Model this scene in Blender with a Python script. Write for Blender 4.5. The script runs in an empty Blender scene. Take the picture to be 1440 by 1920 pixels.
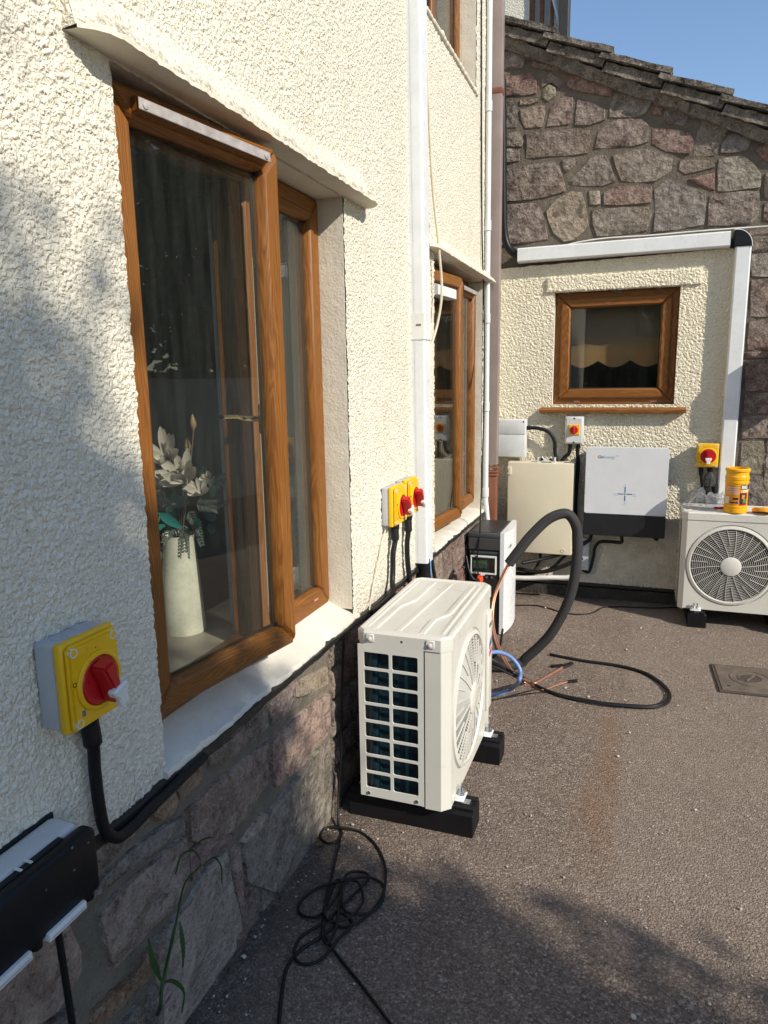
import bpy, bmesh, math, random
import numpy as np
from mathutils import Vector, Matrix, noise as mnoise
random.seed(7); rng=np.random.default_rng(7)
sc=bpy.context.scene; COL=sc.collection
R=math.radians
# ------------------------------------------------------------------ camera
F=1331.0; CPX,CPY=720.,960.
CP=np.array([0.96,0.0,1.5]); YAW,PIT,ROL=R(20.0),R(-10.6),R(-0.9)
_fw=np.array([-math.sin(YAW)*math.cos(PIT),math.cos(YAW)*math.cos(PIT),math.sin(PIT)])
_r=np.array([math.cos(YAW),math.sin(YAW),0.]); _u=np.cross(_r,_fw)
_r,_u=_r*math.cos(ROL)+_u*math.sin(ROL),-_r*math.sin(ROL)+_u*math.cos(ROL)
cam=bpy.data.cameras.new('camera'); camo=bpy.data.objects.new('camera',cam); COL.objects.link(camo)
mw=Matrix.Identity(4)
for i in range(3): mw[i][0]=_r[i]; mw[i][1]=_u[i]; mw[i][2]=-_fw[i]; mw[i][3]=CP[i]
camo.matrix_world=mw
cam.sensor_fit='VERTICAL'; cam.sensor_height=36; cam.lens=F/1920*36; cam.clip_start=.05; cam.clip_end=500
sc.camera=camo
# ------------------------------------------------------------------ light
SUN=Vector((1,-.45,.72)).normalized()
w=bpy.data.worlds.new('World'); sc.world=w; w.use_nodes=True
nt=w.node_tree; nt.nodes.clear()
sky=nt.nodes.new('ShaderNodeTexSky'); sky.sky_type='NISHITA'; sky.sun_disc=False
sky.sun_elevation=math.asin(SUN.z); sky.sun_rotation=math.atan2(SUN.x,SUN.y); sky.altitude=50; sky.air_density=1.0; sky.dust_density=.15; sky.ozone_density=2.5
bg=nt.nodes.new('ShaderNodeBackground'); bg.inputs[1].default_value=.15
wo=nt.nodes.new('ShaderNodeOutputWorld'); nt.links.new(sky.outputs[0],bg.inputs[0]); nt.links.new(bg.outputs[0],wo.inputs[0])
sl=bpy.data.lights.new('sun','SUN'); sl.energy=4.4; sl.angle=R(.55); sl.color=(1,.92,.78)
so=bpy.data.objects.new('sun',sl); COL.objects.link(so); so.location=(10,-5,8); so.rotation_euler=SUN.to_track_quat('Z','Y').to_euler()
vs=sc.view_settings; sc.display_settings.display_device='sRGB'; vs.view_transform='Standard'; vs.look='None'; vs.exposure=0.30; vs.gamma=1; vs.use_curve_mapping=False
sc.cycles.max_bounces=8; sc.cycles.transparent_max_bounces=12; sc.cycles.use_denoising=True
# ------------------------------------------------------------------ pixel rays onto real planes (authoring aid: returns world points)
def ray(x,y): return _fw+_r*(x-CPX)/F-_u*(y-CPY)/F
def ax(x,y,v=0.): d=ray(x,y); return CP+d*((v-CP[0])/d[0])
def ay(x,y,v): d=ray(x,y); return CP+d*((v-CP[1])/d[1])
def az(x,y,v=0.): d=ray(x,y); return CP+d*((v-CP[2])/d[2])
# ------------------------------------------------------------------ mesh helpers
class MB:
    def __init__(s): s.v=[]; s.f=[]
    def add(s,vs,fs):
        o=len(s.v); s.v+= [tuple(map(float,p)) for p in vs]; s.f+=[tuple(i+o for i in f) for f in fs]; return s
    def bm(s,b,M=None):
        b.verts.index_update(); vs=[(M@v.co if M else v.co) for v in b.verts]; s.add(vs,[[v.index for v in f.verts] for f in b.faces]); b.free(); return s
    def box(s,lo,hi,bev=0,seg=2,M=None):
        lo=Vector(lo); hi=Vector(hi); b=bmesh.new(); bmesh.ops.create_cube(b,size=1)
        for v in b.verts: v.co=Vector(((lo+hi)/2)[i]+v.co[i]*(hi-lo)[i] for i in range(3))
        if bev: bmesh.ops.bevel(b,geom=b.edges[:],offset=min(bev,.49*min(abs((hi-lo)[i]) for i in range(3))),segments=seg,affect='EDGES',profile=.5)
        return s.bm(b,M)
    def prism(s,poly,axis,a,c,bev=0,seg=2,M=None):
        # poly: 2D points in the two remaining axes (order x,y,z), extruded from a to c
        def P(p,h): 
            q=list(p); q.insert(axis,h); return q
        b=bmesh.new(); v0=[b.verts.new(P(p,a)) for p in poly]; v1=[b.verts.new(P(p,c)) for p in poly]; n=len(poly)
        b.faces.new(v0); b.faces.new(v1[::-1])
        for i in range(n): b.faces.new((v0[i],v0[(i+1)%n],v1[(i+1)%n],v1[i]))
        bmesh.ops.recalc_face_normals(b,faces=b.faces[:])
        if bev: bmesh.ops.bevel(b,geom=b.edges[:],offset=bev,segments=seg,affect='EDGES')
        return s.bm(b,M)
    def tube(s,pts,r,seg=8,sx=1.,closed=False):
        P=[Vector(p) for p in pts]; n=len(P); rr=r if hasattr(r,'__len__') else [r]*n
        T=[(P[min(i+1,n-1)]-P[max(i-1,0)]).normalized() for i in range(n)]
        up=Vector((0,0,1)) if abs(T[0].z)<.9 else Vector((1,0,0)); N=(up-T[0]*up.dot(T[0])).normalized(); vs=[];fs=[]
        for i in range(n):
            N=(N-T[i]*N.dot(T[i])).normalized(); B=T[i].cross(N)
            for k in range(seg):
                a=2*math.pi*k/seg; vs.append(P[i]+(N*math.cos(a)*sx+B*math.sin(a))*rr[i])
        for i in range(n-1):
            for k in range(seg):
                k2=(k+1)%seg; fs.append((i*seg+k,i*seg+k2,(i+1)*seg+k2,(i+1)*seg+k))
        fs.append(tuple(range(seg))[::-1]); fs.append(tuple((n-1)*seg+k for k in range(seg)))
        return s.add(vs,fs)
    def lathe(s,prof,c=(0,0,0),seg=32,axis=2,M=None):
        vs=[];fs=[];n=len(prof)
        for r,h in prof:
            for k in range(seg):
                a=2*math.pi*k/seg; p=[r*math.cos(a),r*math.sin(a)]; 
                if axis==1: p=[r*math.cos(a),-h,r*math.sin(a)]
                elif axis==0: p=[h,r*math.cos(a),r*math.sin(a)]
                else: p=p+[h]
                p=Vector(p)+Vector(c); vs.append(M@p if M else p)
        for i in range(n-1):
            for k in range(seg):
                k2=(k+1)%seg; fs.append((i*seg+k,i*seg+k2,(i+1)*seg+k2,(i+1)*seg+k))
        return s.add(vs,fs)
def link(o,parent=None):
    COL.objects.link(o)
    if parent is not None: o.parent=parent
    return o
def tag(o,label=None,cat=None,group=None,kind=None):
    for k,v in (('label',label),('category',cat),('group',group),('kind',kind)):
        if v: o[k]=v
    return o
def obj(name,mb,mat,parent=None,smooth=40,color=None):
    me=bpy.data.meshes.new(name); me.from_pydata(mb.v,[],mb.f); me.materials.append(mat)
    b=bmesh.new(); b.from_mesh(me); bmesh.ops.recalc_face_normals(b,faces=b.faces[:]); b.to_mesh(me); b.free()
    if smooth:
        me.shade_smooth()
        if smooth<180: me.set_sharp_from_angle(angle=R(smooth))
    o=bpy.data.objects.new(name,me)
    if color: o.color=(*color,1)
    return link(o,parent)
def thing(name,label,cat,loc=(0,0,0),rz=0,group=None):
    o=bpy.data.objects.new(name,None); o.empty_display_size=.1; o.location=loc; o.rotation_euler=(0,0,rz)
    return tag(link(o),label,cat,group)
def copy_tree(o,parent=None):
    c=o.copy(); COL.objects.link(c); c.parent=parent
    for ch in list(o.children): copy_tree(ch,c)
    return c
def spline(pts,n=8):
    P=[np.array(p,float) for p in pts]; P=[2*P[0]-P[1]]+P+[2*P[-1]-P[-2]]; out=[]
    for i in range(1,len(P)-2):
        a,b,c,d=P[i-1:i+3]
        for k in range(n):
            t=k/n; out.append(.5*((2*b)+(c-a)*t+(2*a-5*b+4*c-d)*t*t+(3*b-a-3*c+d)*t**3))
    out.append(P[-2]); return out
def text(name,s,size,mat,parent,M,bold=0.,ext=.0004,align='CENTER'):
    cu=bpy.data.curves.new(name,'FONT'); cu.body=s; cu.size=size; cu.extrude=ext; cu.offset=bold; cu.align_x=align; cu.align_y='CENTER'; cu.resolution_u=3
    t=bpy.data.objects.new(name,cu); COL.objects.link(t); dg=bpy.context.evaluated_depsgraph_get(); me=bpy.data.meshes.new_from_object(t.evaluated_get(dg))
    bpy.data.objects.remove(t); me.transform(M); me.materials.clear(); me.materials.append(mat)
    o=bpy.data.objects.new(name,me); return link(o,parent)
# ------------------------------------------------------------------ materials
class NT:
    def __init__(s,name):
        s.m=bpy.data.materials.new(name); s.m.use_nodes=True; s.t=s.m.node_tree; s.t.nodes.clear()
        s.out=s.n('ShaderNodeOutputMaterial')
    def n(s,typ,ins=None,**kw):
        nd=s.t.nodes.new(typ)
        for k,v in kw.items(): setattr(nd,k,v)
        for k,v in (ins or {}).items(): s.set(nd.inputs[k],v)
        return nd
    def set(s,sock,v):
        if isinstance(v,bpy.types.NodeSocket): s.t.links.new(v,sock)
        elif isinstance(v,bpy.types.Node): s.t.links.new(v.outputs[0],sock)
        else:
            if hasattr(sock.default_value,'__len__') and len(sock.default_value)==4 and len(v)==3: v=(*v,1)
            sock.default_value=v
    def math(s,op,a,b=0,c=0,clamp=False): return s.n('ShaderNodeMath',{0:a,1:b,2:c},operation=op,use_clamp=clamp).outputs[0]
    def mix(s,f,a,b,mode='MIX'):
        nd=s.n('ShaderNodeMix',data_type='RGBA',blend_type=mode); s.set(nd.inputs[0],f); s.set(nd.inputs[6],a); s.set(nd.inputs[7],b); return nd.outputs[2]
    def coord(s,kind='Object',scale=(1,1,1),loc=(0,0,0),rot=(0,0,0)):
        tc=s.n('ShaderNodeTexCoord'); return s.n('ShaderNodeMapping',{0:tc.outputs[kind],1:loc,2:rot,3:scale}).outputs[0]
    def noise(s,vec,scale,detail=3,rough=.55,dist=0): return s.n('ShaderNodeTexNoise',{'Vector':vec,'Scale':scale,'Detail':detail,'Roughness':rough,'Distortion':dist})
    def ramp(s,fac,stops):
        nd=s.n('ShaderNodeValToRGB'); e=nd.color_ramp.elements
        while len(e)<len(stops): e.new(.5)
        for i,(p,c) in enumerate(stops): e[i].position=p; e[i].color=(*c,1) if hasattr(c,'__len__') else (c,c,c,1)
        s.set(nd.inputs[0],fac); return nd.outputs[0]
    def maprange(s,v,a,b,c=0,d=1): return s.n('ShaderNodeMapRange',{0:v,1:a,2:b,3:c,4:d}).outputs[0]
    def bump(s,h,dist=.002,strength=1.,nrm=None):
        d={'Height':h,'Distance':dist,'Strength':strength}
        if nrm is not None: d['Normal']=nrm
        return s.n('ShaderNodeBump',d).outputs[0]
    def bsdf(s,col,rough=.5,metal=0,nrm=None,spec=.5,**kw):
        d={'Base Color':col,'Roughness':rough,'Metallic':metal,'Specular IOR Level':spec}
        if nrm is not None: d['Normal']=nrm
        d.update(kw); b=s.n('ShaderNodeBsdfPrincipled',d); s.t.links.new(b.outputs[0],s.out.inputs[0]); return b
def plain(name,col,rough=.5,metal=0,spec=.5,var=.12,vs=9.,bump=.0,bs=300.,**kw):
    """painted / moulded surface with slight blotches, roughness variation and optional grain"""
    t=NT(name); v=t.coord(); n=t.noise(v,vs,4,.6); dark=tuple(c*(1-var*1.6) for c in col); lite=tuple(min(1,c*(1+var)) for c in col)
    c=t.mix(t.maprange(n.outputs[0],.3,.7),dark,lite); rr=t.maprange(t.noise(v,vs*4,3).outputs[0],.3,.7,max(0,rough-.07),min(1,rough+.08))
    nr=t.bump(t.noise(v,bs,2).outputs[0],bump) if bump else None
    t.bsdf(c,rr,metal,nr,spec,**kw); return t.m
def roughcast(name,col,scale=90.,amp=.0102,edge=False):
    t=NT(name); v=t.coord()
    n1=t.noise(v,scale,2.5,.55,.35).outputs[0]; n2=t.noise(v,scale*.35,2).outputs[0]
    vo=t.n('ShaderNodeTexVoronoi',{'Vector':v,'Scale':scale*1.15,'Randomness':1.},feature='SMOOTH_F1'); vo.inputs['Smoothness'].default_value=.35
    lump=t.math('SUBTRACT',1,t.math('MULTIPLY',vo.outputs['Distance'],1.25))
    h=t.math('ADD',t.math('MULTIPLY',t.maprange(n1,.3,.7),.62),t.math('ADD',t.math('MULTIPLY',lump,.38),t.math('MULTIPLY',n2,.5)))
    h=t.math('MULTIPLY',t.math('SUBTRACT',h,.72),amp)
    big=t.noise(v,1.3,4,.6).outputs[0]; fine=t.noise(v,240,2).outputs[0]
    c=t.mix(t.maprange(big,.35,.7),tuple(x*.93 for x in col),col)
    c=t.mix(t.maprange(fine,.62,.8,0,.22),c,(.35,.31,.24))
    # streaky grime washed down the wall
    vs=t.coord(scale=(9,9,.9)); g=t.maprange(t.noise(vs,1.2,5,.65).outputs[0],.56,.8,0,.28); c=t.mix(g,c,(.36,.33,.27)); c=t.mix(t.maprange(t.noise(v,3.1,5,.7).outputs[0],.58,.74,0,.22),c,(.44,.41,.34))
    xyz=t.n('ShaderNodeSeparateXYZ',{0:v}); sp=t.math('MULTIPLY',t.maprange(t.math('ADD',xyz.outputs[2],t.math('MULTIPLY',t.noise(v,11,4).outputs[0],.12)),.86,.68,0,.34),t.maprange(t.noise(v,17,4,.7).outputs[0],.4,.65)); c=t.mix(sp,c,(.30,.28,.24))
    if edge: c=t.mix(t.math('MULTIPLY',t.maprange(t.math('ADD',xyz.outputs[0],t.math('MULTIPLY',t.noise(v,25,4).outputs[0],.03)),.055,.085,0,.75),t.maprange(t.noise(v,45,4,.75).outputs[0],.42,.6)),c,(.13,.11,.08))
    t.bsdf(c,.92,0,None,.15)
    d=t.n('ShaderNodeDisplacement',{'Height':h,'Midlevel':0.,'Scale':1.}); t.t.links.new(d.outputs[0],t.out.inputs[2])
    t.m.displacement_method='BOTH'; return t.m
def smooth_render(name,col):
    t=NT(name); v=t.coord(); n=t.noise(v,130,3,.6).outputs[0]; b=t.noise(v,5,4,.65).outputs[0]
    c=t.mix(t.maprange(b,.35,.7),tuple(x*.86 for x in col),col)
    c=t.mix(t.maprange(t.noise(v,38,4,.7).outputs[0],.66,.76,0,.5),c,(.28,.25,.2))
    t.bsdf(c,.85,0,t.bump(t.math('ADD',n,t.math('MULTIPLY',b,3)),.0022),.2); return t.m
def stone_mat(name):
    t=NT(name); v=t.coord(); oi=t.n('ShaderNodeObjectInfo')
    off=t.n('ShaderNodeVectorMath',{0:v},operation='ADD'); rnd=t.math('MULTIPLY',oi.outputs['Random'],37.); cx=t.n('ShaderNodeCombineXYZ',{0:rnd,1:rnd,2:rnd}); t.set(off.inputs[1],cx); p=off.outputs[0]
    n=t.noise(p,14,6,.68,.4).outputs[0]; f=t.noise(p,85,5,.7).outputs[0]; g=t.noise(p,5,3).outputs[0]
    base=oi.outputs['Color']
    dk=t.mix(1.,base,(.40,.38,.39),'MULTIPLY'); lt=t.mix(.45,base,(.50,.45,.40))
    c=t.mix(t.maprange(n,.34,.66),dk,lt); c=t.mix(t.maprange(g,.4,.65,0,.55),c,base)
    ff=t.noise(p,210,4,.75).outputs[0]; c=t.mix(t.maprange(f,.55,.68,0,.5),c,(.52,.45,.39)); c=t.mix(t.maprange(f,.46,.34,0,.68),c,(.05,.04,.038)); c=t.mix(t.maprange(ff,.55,.68,0,.4),c,(.56,.49,.42)); c=t.mix(t.maprange(ff,.45,.34,0,.45),c,(.045,.037,.034))
    # lime bloom and mossy tint
    c=t.mix(t.maprange(t.noise(p,9,5,.75,.8).outputs[0],.66,.74,0,.55),c,(.56,.53,.49)); c=t.mix(t.maprange(t.noise(p,7,4).outputs[0],.62,.78,0,.2),c,(.13,.125,.08))
    vo=t.n('ShaderNodeTexVoronoi',{'Vector':t.n('ShaderNodeVectorMath',{0:p,1:t.n('ShaderNodeVectorMath',{0:t.noise(p,20,3).outputs[1],1:(.05,.05,.05)},operation='MULTIPLY').outputs[0]},operation='ADD').outputs[0],'Scale':26.},feature='F1')
    h=t.math('ADD',t.math('MULTIPLY',n,1.1),t.math('ADD',t.math('MULTIPLY',f,.35),t.math('MULTIPLY',vo.outputs['Distance'],.55)))
    t.bsdf(c,.9,0,t.bump(h,.026,1.),.2); return t.m
def mortar_mat(name,col):
    t=NT(name); v=t.coord(); n=t.noise(v,160,4,.7).outputs[0]; b=t.noise(v,8,5,.65).outputs[0]
    c=t.mix(t.maprange(b,.3,.7),tuple(x*.72 for x in col),tuple(x*1.15 for x in col)); c=t.mix(t.maprange(n,.58,.75,0,.5),c,tuple(x*.4 for x in col))
    r=t.noise(v,30,5,.7).outputs[0]; t.bsdf(c,.95,0,t.bump(t.math('ADD',t.math('MULTIPLY',n,.5),t.math('ADD',t.math('MULTIPLY',b,2.),t.math('MULTIPLY',r,2.2))),.009,1.),.15); return t.m
def oak(name,scale,tint=1.):
    t=NT(name); v=t.coord(scale=scale)
    n0=t.noise(v,.5,3,.5,.5)
    wv=t.n('ShaderNodeTexWave',{'Vector':t.n('ShaderNodeVectorMath',{0:v,1:t.n('ShaderNodeVectorMath',{0:n0.outputs[1],1:(2.6,2.6,2.6)},operation='MULTIPLY').outputs[0]},operation='ADD').outputs[0],'Scale':1.7,'Distortion':7.,'Detail':4.,'Detail Scale':1.2},wave_type='RINGS')
    f=t.noise(v,6.,5,.7).outputs[0]
    c=t.ramp(wv.outputs[1],[(0.,(.16*tint,.060*tint,.013)),(.3,(.195*tint,.075*tint,.015)),(.75,(.245*tint,.098*tint,.020)),(1.,(.275*tint,.115*tint,.025))])
    c=t.mix(t.maprange(f,.45,.75,0,.3),c,(.12*tint,.04*tint,.008))
    c=t.mix(t.maprange(t.noise(t.coord(),3.5,3).outputs[0],.35,.7,0,.4),c,(.17*tint,.055*tint,.011))
    t.bsdf(c,.5,0,t.bump(f,.0006),.3); return t.m
def glass_mat(name,dust=.12,tint=(.88,.90,.88)):
    t=NT(name); ge=t.n('ShaderNodeNewGeometry'); fr=t.n('ShaderNodeFresnel',{'IOR':t.maprange(ge.outputs['Backfacing'],0,1,1.5,1/1.5)}); tr=t.n('ShaderNodeBsdfTransparent',{0:(*tint,1)}); gl=t.n('ShaderNodeBsdfGlossy',{0:(1,1,1,1),1:.015})
    m1=t.n('ShaderNodeMixShader',{0:fr,1:tr,2:gl})
    v=t.coord(scale=(16,16,1.6)); s=t.noise(v,2.4,6,.7).outputs[0]; d=t.maprange(s,.38,.8,dust*.25,dust)
    sp=t.maprange(t.noise(t.coord(),150,2).outputs[0],.74,.80,0,.3); d=t.math('ADD',d,sp,clamp=True)
    di=t.n('ShaderNodeBsdfDiffuse',{0:(.5,.53,.5,1)}); m2=t.n('ShaderNodeMixShader',{0:d,1:m1,2:di}); t.t.links.new(m2.outputs[0],t.out.inputs[0]); return t.m
def asphalt():
    t=NT('asphalt'); v=t.coord()
    wv=t.n('ShaderNodeVectorMath',{0:v,1:t.n('ShaderNodeVectorMath',{0:t.noise(v,90,3,.7).outputs[1],1:(.012,.012,.012)},operation='MULTIPLY').outputs[0]},operation='ADD').outputs[0]; vo=t.n('ShaderNodeTexVoronoi',{'Vector':wv,'Scale':150.,'Randomness':1.},feature='F1'); cell=t.n('ShaderNodeSeparateColor',{0:vo.outputs['Color']})
    big=t.noise(v,1.1,5,.6).outputs[0]; mid=t.noise(v,9,5,.65).outputs[0]; fine=t.noise(v,420,2).outputs[0]
    c=t.ramp(cell.outputs[0],[(0.,(.125,.094,.076)),(.45,(.275,.21,.17)),(.8,(.375,.297,.246)),(.93,(.47,.39,.33)),(1.,(.66,.58,.51))])
    c=t.mix(t.maprange(vo.outputs['Distance'],.35,.85,0,.6),c,(.085,.068,.058))
    gr_=t.noise(v,190,4,.8).outputs[0]; c=t.mix(t.maprange(gr_,.53,.66,0,.7),c,(.52,.42,.345)); c=t.mix(t.maprange(gr_,.47,.34,0,.8),c,(.05,.038,.031)); c=t.mix(t.maprange(mid,.35,.7,0,.38),c,(.175,.13,.10)); c=t.mix(t.maprange(big,.4,.72,0,.35),c,(.36,.285,.23))
    # pale spilt-render specks
    sp=t.maprange(t.math('MULTIPLY',t.noise(v,2.3,3).outputs[0],t.noise(v,26,5,.75).outputs[0]),.355,.45,0,.65); c=t.mix(sp,c,(.52,.46,.40))
    # rust streak along the joint between two lays of tarmac
    xyz=t.n('ShaderNodeSeparateXYZ',{0:v}); a0=az(1150,1330); a1=az(1118,1560)
    wob=t.math('MULTIPLY',t.math('SUBTRACT',t.noise(v,6,4).outputs[0],.5),.12)
    tt=t.maprange(xyz.outputs[1],a1[1]-.25,a0[1],0,1); lx=t.maprange(xyz.outputs[1],a1[1],a0[1],a1[0],a0[0])
    dx=t.math('ABSOLUTE',t.math('ADD',t.math('SUBTRACT',xyz.outputs[0],lx),wob)); wd=t.math('ADD',.03,t.math('MULTIPLY',t.math('SUBTRACT',1,tt),.10))
    m=t.maprange(t.math('DIVIDE',dx,wd),1.1,.1,0,1); m=t.math('MULTIPLY',m,t.maprange(xyz.outputs[1],a1[1]-.28,a1[1]+.12,0,1)); m=t.math('MULTIPLY',m,t.maprange(xyz.outputs[1],a0[1]+.05,a0[1]-.05,0,1))
    c=t.mix(t.math('MULTIPLY',m,t.maprange(mid,.3,.7,.12,.5)),c,(.27,.135,.055))
    jx=t.math('SUBTRACT',xyz.outputs[0],t.math('ADD',lx,.05)); side=t.math('MULTIPLY',t.maprange(jx,-.01,.02,0,.16),t.maprange(xyz.outputs[1],1.6,2.0,0,1)); c=t.mix(side,c,(.40,.34,.29))
    # mossy dark dirt where the tarmac meets the walls
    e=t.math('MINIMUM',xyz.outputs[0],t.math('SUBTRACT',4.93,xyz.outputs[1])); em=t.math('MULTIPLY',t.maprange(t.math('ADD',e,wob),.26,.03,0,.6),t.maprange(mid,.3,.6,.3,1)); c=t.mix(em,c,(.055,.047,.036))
    h=t.math('ADD',t.math('MULTIPLY',vo.outputs['Distance'],-1.),t.math('ADD',t.math('MULTIPLY',fine,.6),t.math('MULTIPLY',mid,1.2)))
    t.bsdf(c,.9,0,t.bump(h,.0075,1.),.25); return t.m
def leaf_mat(name,col,col2):
    t=NT(name); oi=t.n('ShaderNodeNewGeometry'); c=t.mix(oi.outputs['Random Per Island'],col,col2); b=t.bsdf(c,.5,0,None,.4)
    tl=t.n('ShaderNodeBsdfTranslucent',{0:c}); m=t.n('ShaderNodeMixShader',{0:.25,1:b,2:tl}); t.t.links.new(m.outputs[0],t.out.inputs[0]); return t.m
CREAM=(.745,.70,.585)
m_cast=roughcast('roughcast_cream',CREAM); m_cast2=roughcast('roughcast_panel',(.72,.665,.525),64,.012)
m_castedge=roughcast('roughcast_weathered_edge',CREAM,edge=True); m_smooth=smooth_render('smooth_cream_render',(.71,.66,.55)); m_sill=smooth_render('painted_sill',(.74,.70,.61))
m_stone=stone_mat('rubble_stone'); m_mortar=mortar_mat('grey_mortar',(.205,.18,.145)); m_mortar2=mortar_mat('brown_mortar',(.165,.14,.112))
m_oakv=oak('oak_foil_upright',(26,26,2.4)); m_oaky=oak('oak_foil_along_wall',(26,2.4,26)); m_oakx=oak('oak_foil_across',(2.4,26,26))
m_glass=glass_mat('window_glass',.027); m_glass2=glass_mat('window_glass_clean',.012)
m_gasket=plain('black_gasket',(.02,.021,.02),.5); m_spacer=plain('spacer_bar',(.09,.095,.07),.4,.6)
m_bitumen=plain('bitumen_strip',(.012,.012,.012),.42,bump=.0012,bs=60)
m_white=plain('white_pvc',(.70,.72,.73),.32,var=.05); m_white2=plain('white_plastic_old',(.72,.71,.68),.4,var=.07)
m_ac=plain('cream_powder_coat',(.62,.605,.545),.33,var=.03,vs=5,bump=.00012,bs=900); m_ac2=plain('cream_plastic_grille',(.64,.625,.57),.38,var=.03)
m_cavity=plain('dark_cavity',(.010,.012,.016),.6); m_coil=plain('blue_coil_fins',(.008,.03,.042),.35,.3); m_blade=plain('fan_blade_grey',(.035,.033,.042),.45)
m_rubber=plain('black_rubber',(.008,.008,.009),.55,spec=.22,var=.2,bump=.0004,bs=500); m_black=plain('black_plastic',(.009,.0095,.011),.42,spec=.25,var=.15); m_blackm=plain('black_cable',(.009,.009,.010),.5,spec=.3)
m_foam=plain('black_foam',(.028,.028,.029),.8,bump=.0005,bs=400)
m_yellow=plain('yellow_plastic',(.80,.47,.008),.36,var=.05); m_red=plain('red_plastic',(.50,.012,.016),.32,var=.08); m_greyp=plain('grey_plastic',(.47,.49,.51),.42,var=.05); m_lgrey=plain('light_grey_plastic',(.60,.61,.60),.4,var=.05)
m_zinc=plain('zinc_plated_steel',(.62,.64,.67),.28,1.,var=.1); m_alu=plain('grey_vent_cover',(.36,.33,.32),.5,var=.15,vs=40); m_brass=plain('brass',(.75,.52,.2),.25,1.)
m_copper=plain('copper_pipe',(.62,.31,.20),.38,.75,var=.12); m_blue=plain('blue_cable',(.16,.27,.55),.4); m_creamcable=plain('cream_cable',(.62,.56,.42),.5)
m_pinkpipe=plain('faded_brown_downpipe',(.27,.215,.20),.5,var=.12,vs=4); m_brownpipe=plain('brown_downpipe',(.20,.075,.042),.4,var=.12,vs=4)
m_encl=plain('cream_enclosure_paint',(.66,.60,.45),.42,var=.05,vs=3); m_inv=plain('satin_silver_white',(.64,.66,.68),.42,var=.03); m_invd=plain('satin_black_panel',(.013,.014,.016),.38)
m_batw=plain('white_battery_panel',(.72,.73,.75),.3,var=.03); m_batb=plain('battery_black',(.016,.017,.019),.4,var=.1); m_batg=plain('battery_dark_grey',(.05,.052,.055),.45,var=.06)
m_orange=plain('orange_connector',(.78,.10,.03),.38); m_tub=plain('orange_tub',(.88,.42,.008),.35,var=.03); m_lid=plain('orange_lid',(.85,.36,.01),.4)
m_ink=plain('print_black',(.015,.015,.015),.5); m_inkw=plain('print_white',(.75,.75,.72),.5); m_inkg=plain('print_grey',(.16,.18,.19),.5); m_inkb=plain('print_blue',(.02,.07,.30),.45); m_inkl=plain('print_light_blue',(.30,.48,.60),.5); m_inkr=plain('print_red',(.6,.02,.015),.45); m_inkgreen=plain('print_green',(.10,.5,.22),.45); m_inky=plain('label_orange',(.80,.28,.01),.45)
m_iron=plain('cast_iron_cover',(.145,.115,.09),.75,.1,var=.2,vs=14,bump=.002,bs=120); m_irond=plain('iron_recess',(.07,.055,.045),.8,bump=.002,bs=120)
m_tile=mortar_mat('concrete_roof_tile',(.062,.057,.048)); m_bed=mortar_mat('verge_bedding_mortar',(.115,.095,.073)); m_conc=mortar_mat('dark_concrete_base',(.07,.062,.052))
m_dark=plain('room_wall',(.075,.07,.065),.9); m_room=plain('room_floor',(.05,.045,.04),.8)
# ------------------------------------------------------------------ ground
def lines(segs):
    out=[]
    for a,b,n in segs: out+=list(np.linspace(a,b,n,endpoint=False))
    return out+[segs[-1][1]]
gx=lines([(-80,-4,8),(-4,0,6),(0,3,30),(3,12,12),(12,90,8)]); gy=lines([(-80,-4,8),(-4,1,8),(1,5,40),(5,14,10),(14,120,8)])
g=MB(); nx=len(gx); g.add([(x,y,.004*mnoise.noise((x*1.3,y*1.3,0)) if 0<x<3 and .5<y<4.6 else 0) for y in gy for x in gx],[(j*nx+i,j*nx+i+1,(j+1)*nx+i+1,(j+1)*nx+i) for j in range(len(gy)-1) for i in range(nx-1)])
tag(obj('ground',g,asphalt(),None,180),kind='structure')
# loose grit lying on it
gr=MB()
for i in range(420):
    if i<300: x=rng.uniform(.03,1.6); y=rng.uniform(1.2,4.7)
    else: x=abs(rng.normal(0,.05))+.02; y=rng.uniform(1.1,4.7)
    s=rng.uniform(.0018,.0045) if i%11 else rng.uniform(.005,.008); b=bmesh.new(); bmesh.ops.create_icosphere(b,subdivisions=1,radius=s)
    for q in b.verts: q.co*=rng.uniform(.65,1.2); q.co.z*=.7
    gr.bm(b,Matrix.Translation((x,y,s*.5+.003)))
tag(obj('grit',gr,plain('pale_grit',(.5,.46,.41),.8,var=.25,vs=60),None,0),'pale specks of grit scattered over the brown tarmac',kind='stuff')
lt=MB()
for i in range(260):
    if i<170: x=.012+abs(rng.normal(0,.03)); y=rng.uniform(1.1,4.8)
    else: x=rng.uniform(.08,.75); y=4.88-abs(rng.normal(0,.10))
    s=rng.uniform(.003,.009); a=rng.uniform(0,6.28); ca,sa=math.cos(a)*s,math.sin(a)*s; z=.005+rng.uniform(0,.003); lt.add([(x-ca,y-sa,z),(x+sa*.5,y-ca*.5,z+rng.uniform(0,.004)),(x+ca,y+sa,z+.001),(x-sa*.5,y+ca*.5,z+rng.uniform(0,.004))],[(0,1,2),(0,2,3)])
tag(obj('leaf_litter',lt,leaf_mat('litter_brown',(.10,.065,.035),(.05,.035,.022)),None,0),'bits of brown leaf litter gathered along the foot of the walls',kind='stuff')
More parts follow.
